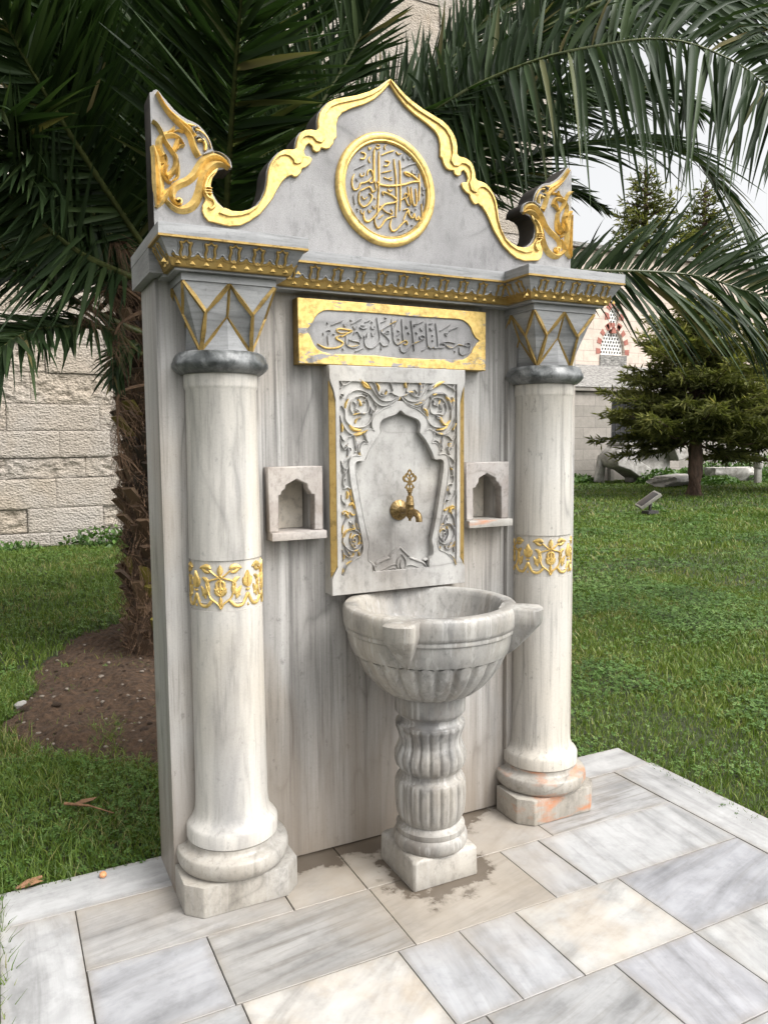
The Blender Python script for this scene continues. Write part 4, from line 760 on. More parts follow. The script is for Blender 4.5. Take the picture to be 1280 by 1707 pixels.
for k in range(2):
    a = math.radians(-135+90*k+(0 if k != 1 else 2)); ca, sa = math.cos(a), math.sin(a)
    m = MB(); secs = []
    # ear: a block with a rounded end whose underside slopes back to a point on the bowl
    levels = [(.987, .385, .046), (.981, .394, .051), (.938, .392, .050), (.930, .388, .049), (.905, .366, .040), (.87, .335, .027), (.835, .30, .012), (.818, .278, .003)]
    N_ = 16; vs = []
    for z, ro, hw in levels:
        ri = .25 if z > .8 else .235
        ring = [(ri, -hw*.96), (ro-hw*.45, -hw)]+[(ro-hw*.45+hw*.45*math.sin(t), -hw*math.cos(t)) for t in np.linspace(.35, PI-.35, N_-4)]+[(ro-hw*.45, hw), (ri, hw*.96)]
        vs += [(bx+ca*x-sa*y, by_+sa*x+ca*y, z) for x, y in ring]
    L_ = len(levels); fs = [(j*N_+i, j*N_+(i+1) % N_, (j+1)*N_+(i+1) % N_, (j+1)*N_+i) for j in range(L_-1) for i in range(N_)]+[tuple(range(N_)), tuple((L_-1)*N_+i for i in range(N_-1, -1, -1))]
    m.add([(x, y, z-.0015) for x, y, z in vs], fs)
    if k in (0, 1): m.build('ear', M['basin'], bowl, smooth=42)
    else: m.build('ear', M['basin'], bowl, smooth=42)
m = MB(); pp_ = [(.05, .0955), (.118, .0955)]+[(.108+.026*math.sin(t), .131-.034*math.cos(t)) for t in np.linspace(.3, PI*.8, 9)]+[(.122, .158), (.124, .164), (.124, .178), (.112, .186), (.104, .194), (.110, .2), (.122, .225), (.1275, .26), (.1285, .30), (.1275, .335), (.122, .352), (.112, .358), (.106, .368), (.106, .380), (.112, .388), (.124, .402), (.130, .424), (.129, .445), (.120, .468), (.112, .485), (.112, .505), (.120, .53), (.126, .545), (.124, .556), (.112, .562), (.108, .572), (.110, .582), (.120, .592), (.1265, .6), (.1275, .655), (.125, .663)]
q_ = []
for (r, z), (r2, z2) in zip(pp_, pp_[1:]):
    k = 3 if z > .2 else 1
    for i in range(k): q_.append((r+(r2-r)*i/k, z+(z2-z)*i/k))
q_.append(pp_[-1])
def pf(r, z, a):
    for z0, z1 in ((.2, .355), (.385, .557)):
        if z0 < z < z1:
            e = min(1, (z-z0)/.02, (z1-z)/.02); c = abs(math.cos(21*a/2)); return r*(1-.062*(c**8)*e)
    return r
m.lathe(q_, bx, by_, 21*12, pf); m.build('pedestal', M['basin'], B, smooth=55)
m = MB(); s0 = .132
def sq(s, ch): return [(bx-s, by_-s+ch), (bx-s+ch, by_-s), (bx+s-ch, by_-s), (bx+s, by_-s+ch), (bx+s, by_+s-ch), (bx+s-ch, by_+s), (bx-s+ch, by_+s), (bx-s, by_+s-ch)]
by0 = by_; by_ = -.245
lv = [(0.0005, s0, .008), (.096, s0-.001, .010), (.104, s0-.006, .014), (.114, s0-.026, .05)]
vs = []
for z, s_, ch in lv: vs += [(x, y, z) for x, y in sq(s_, ch)]
m.add(vs, [(j*8+i, j*8+(i+1) % 8, (j+1)*8+(i+1) % 8, (j+1)*8+i) for j in range(3) for i in range(8)]+[tuple(range(7, -1, -1)), tuple(24+i for i in range(8))])
m.build('square_base', M['base'], B, bevel=.004)
# ------------------------------------------------------------------ ground and paving
def grid(x0, x1, y0, y1, nx, ny, fz):
    X, Y = np.meshgrid(np.linspace(x0, x1, nx), np.linspace(y0, y1, ny)); Z = fz(X, Y); V = np.stack([X.ravel(), Y.ravel(), Z.ravel()], 1)
    i = np.arange((ny-1)*(nx-1)); r = i//(nx-1); c = i % (nx-1); a = r*nx+c; Fq = np.stack([a, a+1, a+nx+1, a+nx], 1); return V, Fq
m = MB(); m.add([(-300, -300, -.034), (300, -300, -.034), (300, 300, -.034), (-300, 300, -.034)], [(0, 1, 2, 3)])
g = m.build('lawn_ground', M['ground'], fixn=False); tag(g, kind='structure')
# paving tiles: (x0, x1, y0, y1, colour, vein direction deg, dark streak strength, warm)
A_ = (.62, .62, .635); B_ = (.52, .525, .55); C_ = (.44, .43, .41); D_ = (.70, .68, .62); E2 = (.66, .66, .66)
tiles = [(-.545, .30, .056, .275, E2, 5, .1, 0), (.30, .9, .056, .275, A_, 5, .1, 0), (.9, 1.5, .056, .275, A_, 5, .1, 0), (1.5, 2.255, .056, .265, (.62, .61, .6), 5, .1, 0),
 (-.545, -.32, -1.2, .053, E2, 90, .15, 0), (-.545, -.32, -2.1, -1.203, A_, 90, .1, 0), (2.034, 2.27, -.85, .053, (.66, .655, .65), 90, .25, 0), (2.034, 2.29, -1.9, -.853, E2, 90, .2, 0),
 (-.317, .331, -.282, .053, (.50, .485, .465), 8, .5, 0), (.334, .600, -.282, .053, (.50, .47, .43), 20, .2, .3), (.603, 1.0, -.282, .053, (.54, .51, .47), 10, .2, .2), (1.003, 1.405, -.282, .053, (.56, .53, .5), 30, .2, .2), (1.408, 2.031, -.282, .053, (.52, .515, .51), 2, 1.0, 0),
 (-.315, .037, -.620, -.285, B_, 12, .15, 0), (.040, .604, -.620, -.285, (.46, .445, .42), 7, .9, 0), (.607, 1.150, -.620, -.285, (.50, .455, .40), 12, .7, .1), (1.153, 1.328, -.620, -.285, (.60, .60, .61), 80, .1, 0), (1.331, 2.031, -.620, -.285, (.60, .60, .60), 84, .35, 0),
 (-.313, .052, -.965, -.623, (.54, .545, .55), 10, .3, 0), (.055, .540, -.965, -.623, (.74, .70, .64), 40, 0, .5), (.543, .757, -.965, -.623, (.55, .555, .575), 82, .25, 0), (.7585, .975, -.965, -.623, (.57, .575, .595), 84, .25, 0), (.978, 1.416, -.965, -.623, (.72, .70, .66), 20, 0, .45), (1.419, 2.031, -.965, -.623, (.49, .495, .53), 15, .25, 0),
 (-.313, .2, -1.300, -.968, A_, 5, .2, 0), (.203, .628, -1.300, -.968, (.56, .56, .57), 80, .2, 0), (.631, 1.082, -1.300, -.968, (.50, .50, .50), 14, .55, 0), (1.085, 1.414, -1.300, -.968, (.53, .53, .565), 78, .3, 0), (1.417, 2.031, -1.300, -.968, (.66, .66, .65), 80, .2, .1)]
rr_ = random.Random(3)
for r in range(1, 3):
    y1 = -1.303-.338*(r-1); x = -.313
    while x < 2.03:
        x2 = min(x+rr_.uniform(.35, .65), 2.031); tiles.append((x, x2, y1-.335, y1, (.58+rr_.uniform(-.06, .06),)*3, rr_.choice([5, 80, 85, 12]), rr_.uniform(0, .4), 0)); x = x2+.003
e0v = []; e1v = []; me_v = []; me_f = []; tcv = []; tcol = []; vsv = []; wv = []
for (x0, x1, y0, y1, c, ang, dk, wm) in tiles:
    if x1-x0 < .06: continue
    e = .0003; bvl = .0012; dz = rr_.uniform(-.0012, .0012); b = len(me_v)
    for z, o in ((-.03, e), (-bvl+dz, e), (dz, e+bvl)):
        ring = [(x0+o, y0+o), (x1-o, y0+o), (x1-o, y1-o), (x0+o, y1-o)]
        me_v += [(x, y, z) for x, y in ring]
    for j in range(2):
        for i in range(4): me_f.append((b+j*4+i, b+j*4+(i+1) % 4, b+(j+1)*4+(i+1) % 4, b+(j+1)*4+i))
    me_f.append((b+8, b+9, b+10, b+11))
    th = math.radians(ang); ox, oy = rr_.uniform(0, 50), rr_.uniform(0, 50)
    for v in me_v[b:]:
        tcv.append((v[0]*math.cos(th)+v[1]*math.sin(th)+ox, -v[0]*math.sin(th)+v[1]*math.cos(th)+oy, 0)); tcol.append((*[(x*.78+.62*.22)*.68 for x in c], 1)); vsv.append(dk); wv.append(wm); e0v.append((v[0]-x0, x1-v[0], v[1]-y0)); e1v.append(y1-v[1])
me = bpy.data.meshes.new('paving'); me.from_pydata(me_v, [], me_f)
a = me.attributes.new('tc', 'FLOAT_VECTOR', 'POINT'); a.data.foreach_set('vector', np.array(tcv, np.float32).ravel())
a = me.attributes.new('tcol', 'FLOAT_COLOR', 'POINT'); a.data.foreach_set('color', np.array(tcol, np.float32).ravel())
a = me.attributes.new('e0', 'FLOAT_VECTOR', 'POINT'); a.data.foreach_set('vector', np.array(e0v, np.float32).ravel())
a = me.attributes.new('e1', 'FLOAT', 'POINT'); a.data.foreach_set('value', np.array(e1v, np.float32))
a = me.attributes.new('vs', 'FLOAT', 'POINT'); a.data.foreach_set('value', np.array(vsv, np.float32))
a = me.attributes.new('warm', 'FLOAT', 'POINT'); a.data.foreach_set('value', np.array(wv, np.float32)); me.update()
pv = link('paving', me, M['paving']); tag(pv, kind='structure')
m = MB(); m.box(-.535, 2.26, -2.1, .262, -.036, -.0045); o = m.build('paving_bed', M['grout']); tag(o, kind='structure')
# bare soil round the palm
sc_pts = [(-.52, 2.2), (-.44, 1.60), (-.05, 1.36), (.35, 1.05), (1.2, 1.0), (1.9, 1.5), (2.2, 2.6), (1.8, 3.9), (1.0, 4.5), (.3, 4.4), (-.1, 3.75), (-.36, 3.0)]
def inpoly(X, Y, poly):
    c = np.zeros(X.shape, bool); n = len(poly)
    for i in range(n):
        x1, y1 = poly[i]; x2, y2 = poly[i-1]
        k = ((y1 > Y) != (y2 > Y)) & (X < (x2-x1)*(Y-y1)/(y2-y1+1e-12)+x1); c ^= k
    return c
soilpoly = smoothpts(sc_pts, 6, True)
def soildist(X, Y):   # >0 inside
    P = np.array(soilpoly); d = np.full(X.shape, 1e9)
    for p in P: d = np.minimum(d, (X-p[0])**2+(Y-p[1])**2)
    return np.sqrt(d)*np.where(inpoly(X, Y, soilpoly), 1, -1)
def soilz(X, Y):
    d = soildist(X, Y)+.3*(vnoise(X*3, Y*3, 3)-.5)
    return np.where(d > 0, -.034+.025*np.clip(d*5, 0, 1)+.16*np.clip(vnoise(X*4.5, Y*4.5, 5, 5)-.45, 0, 1)*np.clip(d*4, 0, 1)+.025*np.clip(d, 0, .8)+.030*(vnoise(X*26, Y*26, 8, 3)-.5), -.06)
V, Fq = grid(-.95, 2.4, .95, 4.7, 320, 330, soilz); o = fastmesh('soil_patch', V, Fq, M['soil'], smooth=True); tag(o, kind='structure')
# ------------------------------------------------------------------ grass and clover
def inside_view(X, Y, pad=60):
    d = np.stack([X, Y, np.zeros_like(X)], -1)-CAM; z = d@FV; u = 640+FPX*(d@RV)/np.maximum(z, .01); v = 853.5-FPX*(d@UV_)/np.maximum(z, .01)
    return (z > .2) & (u > -pad-300) & (u < 1280+pad+500) & (v < 1707+pad+100)
def edgewob(X, Y, s): return .05*(vnoise(X*6, Y*6, s, 3)-.5)
def free(X, Y):
    w1 = edgewob(X, Y, 11)
    pav = (X > -.53+w1) & (X < 2.215+w1*3+.03*np.sin(Y*5)) & (Y < .262+w1*.8) & (Y > -2.2)
    foot = (X > -.01) & (X < W+.01) & (Y > -.3) & (Y < T+.01)
    d = soildist(X, Y)+.3*(vnoise(X*3, Y*3, 3)-.5)+.18*(vnoise(X*12, Y*12, 22)-.5)
    return ~pav & ~foot & ~((d > .04) & (RNG.random(X.shape) > .02+.5*(vnoise(X*5, Y*5, 77, 2) > .72)))
def blades(n, region, hmin, hmax, wd, seed, clover=False):
    r = np.random.default_rng(seed); x0, x1, y0, y1 = region
    X = r.uniform(x0, x1, n); Y = r.uniform(y0, y1, n); k = free(X, Y) & inside_view(X, Y); return X[k], Y[k], r
def grass(regs):
    Vs = []; Fs = []; Ts = []; b = 0
    for region, n, h0, h1, wd, seed, patch in regs:
        X, Y, r = blades(n, region, h0, h1, wd, seed)
        cl = vnoise(X*1.7, Y*1.7, 31, 3); keep = r.random(len(X)) < np.clip((.62-cl)*6+.5, .25, 1) if patch else np.ones(len(X), bool)
        X, Y, cl = X[keep], Y[keep], cl[keep]; n_ = len(X)
        h = r.uniform(h0, h1, n_)*(.6+.8*vnoise(X*2.5, Y*2.5, 41, 2)); a = r.uniform(0, 2*PI, n_); lean = r.uniform(.2, 1.0, n_); la = r.uniform(0, 2*PI, n_)
        dx, dy = np.cos(a)*wd/2, np.sin(a)*wd/2; lx, ly = np.cos(la)*lean*h, np.sin(la)*lean*h; z0 = np.full(n_, -.034)
        p = [np.stack([X-dx, Y-dy, z0], 1), np.stack([X+dx, Y+dy, z0], 1), np.stack([X+dx*.8+lx*.4, Y+dy*.8+ly*.4, z0+h*.62], 1), np.stack([X-dx*.8+lx*.4, Y-dy*.8+ly*.4, z0+h*.62], 1), np.stack([X+lx+dx*.15, Y+ly+dy*.15, z0+h], 1), np.stack([X+lx-dx*.15, Y+ly-dy*.15, z0+h], 1)]
        V = np.stack(p, 1).reshape(-1, 3); i = np.arange(n_)*6+b
        Fs += [np.stack([i, i+1, i+2, i+3], 1), np.stack([i+3, i+2, i+4, i+5], 1)]; Vs.append(V); b += len(V)
        t = np.clip(.05+.9*vnoise(X*.9, Y*.9, 51, 4)+r.normal(0, .17, n_), 0, .93); t = np.where(r.random(n_) < .02+.25*(vnoise(X*2.2, Y*2.2, 91, 3) > .66), 1., t); Ts.append(np.repeat(t, 6))
    return np.concatenate(Vs), np.concatenate(Fs), np.concatenate(Ts)
V, Fq, tn = grass([((-1.6, 1.0, .2, 3.2), 52000, .03, .075, .0045, 1, 0), ((-2.6, 2.6, 3.0, 10.4), 60000, .035, .08, .008, 2, 0),
    ((1.7, 6.5, -2.2, 4), 135000, .018, .046, .0048, 3, 1), ((3, 15, -1.5, 10), 130000, .02, .052, .010, 4, 1), ((6, 34, 5, 22), 70000, .04, .09, .022, 5, 0), ((-.85, -.4, -1.6, .4), 5200, .03, .08, .004, 6, 0)])
o = fastmesh('grass', V, Fq, M['grass'], tone=tn); tag(o, kind='stuff')
def cloverpatch(regs):
    Vs = []; Fs = []; Ts = []; b = 0
    for region, n, rad, seed in regs:
        X, Y, r = blades(n, region, 0, 0, 0, seed)
        cl = vnoise(X*1.7, Y*1.7, 31, 3); keep = r.random(len(X)) < np.clip((cl-.40)*6, .08, 1); X, Y = X[keep], Y[keep]; n_ = len(X)
        z = -.034+r.uniform(.015, .05, n_)*(.6+.8*vnoise(X*2.5, Y*2.5, 43, 2)); a0 = r.uniform(0, 2*PI, n_); R_ = rad*r.uniform(.6, 1.25, n_); tl = r.uniform(-.45, .45, (n_, 2)); t = np.clip(.1+.8*vnoise(X*1.3, Y*1.3, 52, 4)+r.normal(0, .2, n_), 0, 1)
        for k in range(3):
            a = a0+k*2*PI/3; c, s = np.cos(a), np.sin(a)
            pts = [(.05, 0), (.75, -.55), (1.1, 0), (.75, .55)]; q = []
            for u, v in pts:
                x = (u*c-v*s)*R_; y = (u*s+v*c)*R_; q.append(np.stack([X+x, Y+y, z+x*tl[:, 0]+y*tl[:, 1]+(abs(v)*.25)*R_], 1))
            V = np.stack(q, 1).reshape(-1, 3); i = np.arange(n_)*4+b; Fs.append(np.stack([i, i+1, i+2, i+3], 1)); Vs.append(V); b += len(V); Ts.append(np.repeat(t, 4))
    return np.concatenate(Vs), np.concatenate(Fs), np.concatenate(Ts)
V, Fq, tn = cloverpatch([((-1.6, 1.0, .2, 3), 22000, .011, 11), ((-2.6, 2.4, 3, 10.2), 16000, .02, 12), ((1.7, 6, -2, 4), 60000, .011, 13), ((3, 13, 0, 10), 60000, .019, 14), ((6, 34, 5, 21), 26000, .035, 15)])
o = fastmesh('clover', V, Fq, M['clover'], tone=tn); tag(o, kind='stuff')
# ------------------------------------------------------------------ buildings
# near wall of big ashlar blocks
wl = thing('ashlar_wall', 'high pale limestone wall of big weathered blocks behind the palm', 'wall', (3, 10.2, 0))
courses = [0, .21, .58, 1.03, 1.35, 1.75, 2.15, 2.62, 3.05]; z = 3.05
while z < 13: z += random.choice([.38, .44, .5]); courses.append(z)
Vs = []; Fs = []; Ts = []; b = 0; rw = np.random.default_rng(5)
for ci in range(len(courses)-1):
    z0, z1 = courses[ci]+.002, courses[ci+1]-.002; x = -6.5+rw.uniform(0, .6)
    while x < 9.6:
        L = rw.uniform(.55, 1.5); x1 = min(x+L, 9.7); fine = (-2.5 < x < 2.4 and z0 < 4); rough = rw.random() < (.42 if z0 < 4.5 else .15)
        if ci == 6 or ci == 1: rough = rw.random() < .8
        nx, nz = (max(2, int((x1-x)/.02)), max(2, int((z1-z0)/.02))) if fine else (5, 4)
        gx, gz = np.meshgrid(np.linspace(x+.002, x1-.002, nx), np.linspace(z0, z1, nz))
        ed = np.minimum(np.minimum(gx-x, x1-gx), np.minimum(gz-z0+.004, z1-gz+.004)); base = rw.uniform(-.008, .008)
        am = (.10 if rough else .014)
        y = 10.2+base-am*(vnoise(gx*11, gz*14, 60, 6)-.5)*np.clip(ed*12, 0, 1)-am*.45*(vnoise(gx*30, gz*34, 62, 3)-.5)*np.clip(ed*12, 0, 1)+(.03 if rough else 0)+.03*np.clip(1-ed/.014, 0, 1)*vnoise(gx*6, gz*6, 66, 2)
        V = np.stack([gx.ravel(), y.ravel(), gz.ravel()], 1); i = np.arange((nz-1)*(nx-1)); r_ = i//(nx-1); c_ = i % (nx-1); a_ = r_*nx+c_+b
        Fs.append(np.stack([a_, a_+1, a_+nx+1, a_+nx], 1)); Vs.append(V); b += len(V); Ts.append(np.full(len(V), np.clip(rw.normal(.65, .25)+(.15 if rough else 0)-(.5 if ci == 0 else 0), 0, 1))); x = x1
fastmesh('masonry', np.concatenate(Vs), np.concatenate(Fs), M['ashlar'], wl, np.concatenate(Ts))
m = MB(); m.box(-6.6, 9.7, 10.275, 11.5, -.05, z-.1); m.build('wall_core', M['mortar'], wl)
# tall block seen above the crest, and the lower wing with the windows
tb = thing('mosque_wing', 'pinkish stone mosque wing with red and white arched windows', 'building', (20, 22, 0))
m = MB(); m.box(6, 17.6, 21.6, 30, 0, 14); m.build('tall_wall', M['farwall'], tb)
holeL = []
def archpts(cx, z0, hw, hh, n=18, ell=False):
    if ell: return [(cx+hw*math.cos(t), z0+hh*math.sin(t)) for t in np.linspace(0, 2*PI, 24, endpoint=False)]
    return [(cx-hw, z0)]+[(cx+hw*math.cos(t), z0+.12*hh+hh*.88*math.sin(t)) for t in np.linspace(PI, 0, n)]+[(cx+hw, z0)]
wins = [(21.78, 4.92, .62, 1.02, False), (21.83, 6.42, .26, .42, True), (27.2, 4.92, .62, 1.02, False), (27.25, 6.42, .26, .42, True)]
plate('wing_wall', rect(17.6, 40, 0, 8.9), [archpts(*w_[:4], ell=w_[4])[::-1] for w_ in wins], 21.5, .5, M['farwall'], tb, .01)
m = MB(); m.box(17.6, 40, 22.01, 29, 0, 8.85); m.build('wing_core', M['dark'], tb)
m = MB(); m.box(17.5, 40.1, 21.3, 29.2, 8.92, 9.08); m.build('eaves', M['lead'], tb)
for cx, z0, hw, hh, el in wins:
    out = archpts(cx, z0, hw-.01, hh-.01, ell=el); holes = []; s_ = .115
    j = 0; zz = z0-(hh if el else 0)+.10
    while zz < z0+hh:
        xx = cx-hw+(s_*.62 if j % 2 else s_*1.2)
        while xx < cx+hw:
            dx = (xx-cx)/hw; dz = (zz-(z0+(.12*hh if not el else 0)))/(hh*(.88 if not el else 1))
            if dx*dx+max(dz, -9 if el else 0)**2 < .80 and (el or zz > z0+.06): holes.append([(xx+.048*math.cos(t), zz+.062*math.sin(t)) for t in np.linspace(0, 2*PI, 8, endpoint=False)])
            xx += s_*1.22
        zz += s_*1.18; j += 1
    wn = plate('window_lattice', out, holes, 21.62, .06, M['white'], tb, .004)
    m = MB(); m.box(cx-hw-.05, cx+hw+.05, 21.8, 21.85, z0-(hh if el else 0)-.05, z0+hh+.05); m.build('pane', M['dark'], wn)
    n = 8 if el else 9; vo = MB(); red = MB()
    for k in range(n):
        if el: t0, t1 = 2*PI*k/n+PI/2-.24, 2*PI*k/n+PI/2+.24
        else: tm = PI*(k+.5)/n*1.0; t0, t1 = PI*k/(n-1)*1.0-.10, PI*k/(n-1)+.10
        if el and False: continue
        zc = z0+(0 if el else .12*hh); ky = hh*(1 if el else .88)
        P4 = [(cx+hw*1.03*math.cos(t0), zc+ky*1.03*math.sin(t0)), (cx+hw*1.03*math.cos(t1), zc+ky*1.03*math.sin(t1)), (cx+(hw+.24)*math.cos(t1), zc+(ky+.24)*math.sin(t1)), (cx+(hw+.24)*math.cos(t0), zc+(ky+.24)*math.sin(t0))]
        red = MB(); red.add([(x, 21.485, z) for x, z in P4]+[(x, 21.6, z) for x, z in P4], [(0, 1, 2, 3), (7, 6, 5, 4), (0, 4, 5, 1), (1, 5, 6, 2), (2, 6, 7, 3), (3, 7, 4, 0)]); red.build('voussoir', M['redstone'], wn)
    if not el:
        m = MB(); m.box(cx-hw-.05, cx+hw+.1, 21.46, 21.6, z0-.45, z0-.02); m.build('sill_slab', M['lead'], wn)
# lean-to annex with sloping stone roof
an = thing('stone_annex', 'low grey stone annex with sloping slab roof and barred opening behind the spruce', 'building', (24, 20.5, 0))
plate('annex_wall', rect(16.5, 34, 0, 3.32), [rect(20.4, 24.0, 1.15, 3.1)[::-1]], 20, .45, M['annexwall'], an, .01)
m = MB(); m.box(16.5, 34, 20.46, 21.4, 0, 3.2); m.build('annex_core', M['dark'], an)
m = MB(); m.box(16.3, 34.2, 19.86, 20.1, 3.34, 3.48); m.build('roof_cornice', M['annexwall'], an, bevel=.02)
m = MB(); m.add([(16.3, 19.82, 3.49), (34.2, 19.82, 3.49), (34.2, 21.55, 4.52), (16.3, 21.55, 4.52), (16.3, 21.55, 3.49), (34.2, 21.55, 3.49)], [(0, 1, 2, 3), (0, 3, 4), (1, 5, 2), (0, 4, 5, 1), (3, 2, 5, 4)]); m.build('sloping_roof', M['lead'], an)
gr = MB()
for k in range(16): gr.box(20.45+k*.23, 20.48+k*.23, 20.05, 20.08, 1.15, 3.1)
for zz in (1.45, 1.85, 2.25, 2.65): gr.box(20.4, 24, 20.045, 20.085, zz, zz+.03)
gr.build('window_grille', M['iron'], an)
m = MB(); m.box(20.28, 20.42, 19.85, 20.0, 0, 1.25); m.build('drain_post', M['plastic'], an)
# ------------------------------------------------------------------ marble fragments
def rock(name, lab, cat, pos, size, seed, rotz=0, group=None, flat=0, mat='rubble'):
    bm = bmesh.new(); bmesh.ops.create_cube(bm, size=1); bmesh.ops.subdivide_edges(bm, edges=bm.edges, cuts=7, use_grid_fill=True)
    rr = random.Random(seed)
    planes = [(Vector((rr.gauss(0, 1), rr.gauss(0, 1), rr.gauss(0, .7))).normalized(), rr.uniform(.36, .55)) for _ in range(6)]
    for v in bm.verts:
        p = v.co.copy()
        for n_, d in planes:
            e = p.dot(n_)-d
            if e > 0: p -= n_*e
        nn = float(vnoise(p.x*5+seed, p.y*5+p.z*7, seed, 3))-.5; v.co = p*(1+.16*nn)
    for v in bm.verts: v.co.x *= size[0]; v.co.y *= size[1]; v.co.z *= size[2]
    me = bpy.data.meshes.new(name); bm.to_mesh(me); bm.free(); o = link(name, me, M[mat], smooth=40)
    zmin = min(v.co.z for v in me.vertices); o.location = (pos[0], pos[1], pos[2]-zmin-.03*size[2]); o.rotation_euler = (0, flat, rotz); return tag(o, lab, cat, group)
# overturned sarcophagus-like capital
fr = thing('carved_marble_fragment', 'large hollowed marble fragment with flat top leaning by the annex wall', 'stone block', (20, 18.4, 0))
m = MB(); X0, X1 = 18.9, 22.3
secp = [(18.9, 1.0), (19.3, 1.35), (22.1, 1.35), (22.5, .85), (21.9, .75), (21.7, 1.15), (19.9, 1.12), (20.0, .8), (21.2, .18), (20.7, .02), (20.3, .05), (19.6, .45), (19.0, .62)]
cu_ = plate('hollow_block', [(x, z) for x, z in secp], [], 18.1, .9, M['rubble'], fr, .04)
m.box(19.25, 22.1, 18.04, 19.0, 1.352, 1.44); m.build('top_slab', M['rubble'], fr, bevel=.02)
m = MB(); m.box(20.1, 21.9, 18.5, 18.95, .0, 1.1); m.build('shadowed_core', M['rubble'], fr, bevel=.03)
rock('marble_slab', 'flat broken marble slab lying beside the spruce trunk', 'stone block', (19.9, 16.3, 0), (2.3, 1.1, .35), 4, .3)
rock('marble_block', 'long white marble block in the weeds right of the spruce trunk', 'stone block', (23.6, 17.2, 0), (2.0, .8, .5), 6, -.2)
rock('stone_stump', 'small upright round-topped stone among weeds at the right', 'stone block', (26.0, 19.2, 0), (.55, .5, 1.35), 9)
rock('standing_stone_shard', 'thin pale stone shard leaning at the foot of the annex wall', 'stone block', (19.0, 19.0, 0), (.45, .25, .95), 12, .2, flat=.3)
gs = thing('grave_marker', 'slim grey marble post standing in weeds at the right edge', 'post', (23.35, 15.9, 0))
m = MB(); m.prism([(23.35+.17*math.cos(t), 15.9+.10*math.sin(t)) for t in np.linspace(0, 2*PI, 8, endpoint=False)], 0, .5); m.build('shaft', M['plastic'], gs, bevel=.02)
m = MB(); m.lathe([(.13, .5), (.16, .55), (.15, 1.3), (.1, 1.45), (.02, 1.5)], 23.35, 15.9, 12); m.build('top', M['rubble'], gs, smooth=40)
# garden spotlight
sp = thing('garden_spotlight', 'small grey garden floodlight tilted up on the lawn', 'floodlight', (11.5, 9.25, 0))
def tilt_box(name, c, half, rot, mat, par, bev=.01):
    m = MB(); m.box(-half[0], half[0], -half[1], half[1], -half[2], half[2]); R_ = Matrix.Rotation(rot[2], 3, 'Z')@Matrix.Rotation(rot[1], 3, 'Y')@Matrix.Rotation(rot[0], 3, 'X')
    m.v = [tuple(R_@Vector(v)+Vector(c)) for v in m.v]; return m.build(name, mat, par, bevel=bev)
hd = tilt_box('lamp_head', (11.5, 9.25, .30), (.25, .15, .035), (.2, -.62, -.45), M['plastic'], sp, .015)
tilt_box('lamp_glass', (11.48, 9.25, .325), (.21, .12, .006), (.2, -.62, -.45), M['dark'], hd, .002)
m = MB(); m.tube([(11.55, 9.25, -.03), (11.55, 9.25, .15), (11.58, 9.25, .26)], .03, 8); m.box(11.42, 11.7, 9.15, 9.35, .02, .08); m.build('bracket', M['iron'], sp)
# ------------------------------------------------------------------ litter and pebbles
def twig(name, lab, cat, pts, rad, mat):
    m = MB(); m.tube(pts, rad, 7); o = m.build(name, M[mat], smooth=60); return tag(o, lab, cat)
a = onZ(108, 1340, .02); b_ = onZ(190, 1356, .025)
m = MB(); m.tube([a, (a+b_)/2+np.array([0, 0, .012]), b_], [.007, .004, .002], 7)
q = [a+np.array(v) for v in ((.02, -.03, .0), (.05, -.055, .008), (.11, -.045, .01), (.13, -.01, .006), (.07, .0, .004))]; m.add(q, [(0, 1, 2, 3, 4)])
o = m.build('dry_twig', M['dryleaf'], fixn=False); tag(o, 'dry brown twig with a curled leaf lying in the grass', 'twig')
p = onZ(172, 1463, .0); bm = bmesh.new(); bmesh.ops.create_icosphere(bm, subdivisions=3, radius=.013)
for v in bm.verts: v.co = Vector((v.co.x, v.co.y, v.co.z*.85))*(1+.25*(float(vnoise(v.co.x*300, v.co.y*300+v.co.z*200, 2, 2))-.5))
me = bpy.data.meshes.new('fallen_bud'); bm.to_mesh(me); bm.free(); o = link('fallen_bud', me, M['orange'], smooth=60); o.location = (p[0], p[1], .010); tag(o, 'shrivelled red and orange bud on the pale paving edge', 'flower bud')
p = onZ(47, 1477, .0); m = MB(); m.tube([(p[0]-.04, p[1]-.015, .008), (p[0], p[1], .014), (p[0]+.045, p[1]+.02, .010)], [.004, .010, .006], 7)
m.add([(p[0]-.03, p[1]-.02, .006), (p[0]+.01, p[1]-.035, .016), (p[0]+.05, p[1]-.01, .010), (p[0]+.01, p[1]+.012, .02)], [(0, 1, 2, 3)]); o = m.build('crumpled_leaf', M['dryleaf'], fixn=False); tag(o, 'crumpled brown leaf on the paving corner by the grass', 'dead leaf')
rr2 = random.Random(4); pebs = MB()
base = None
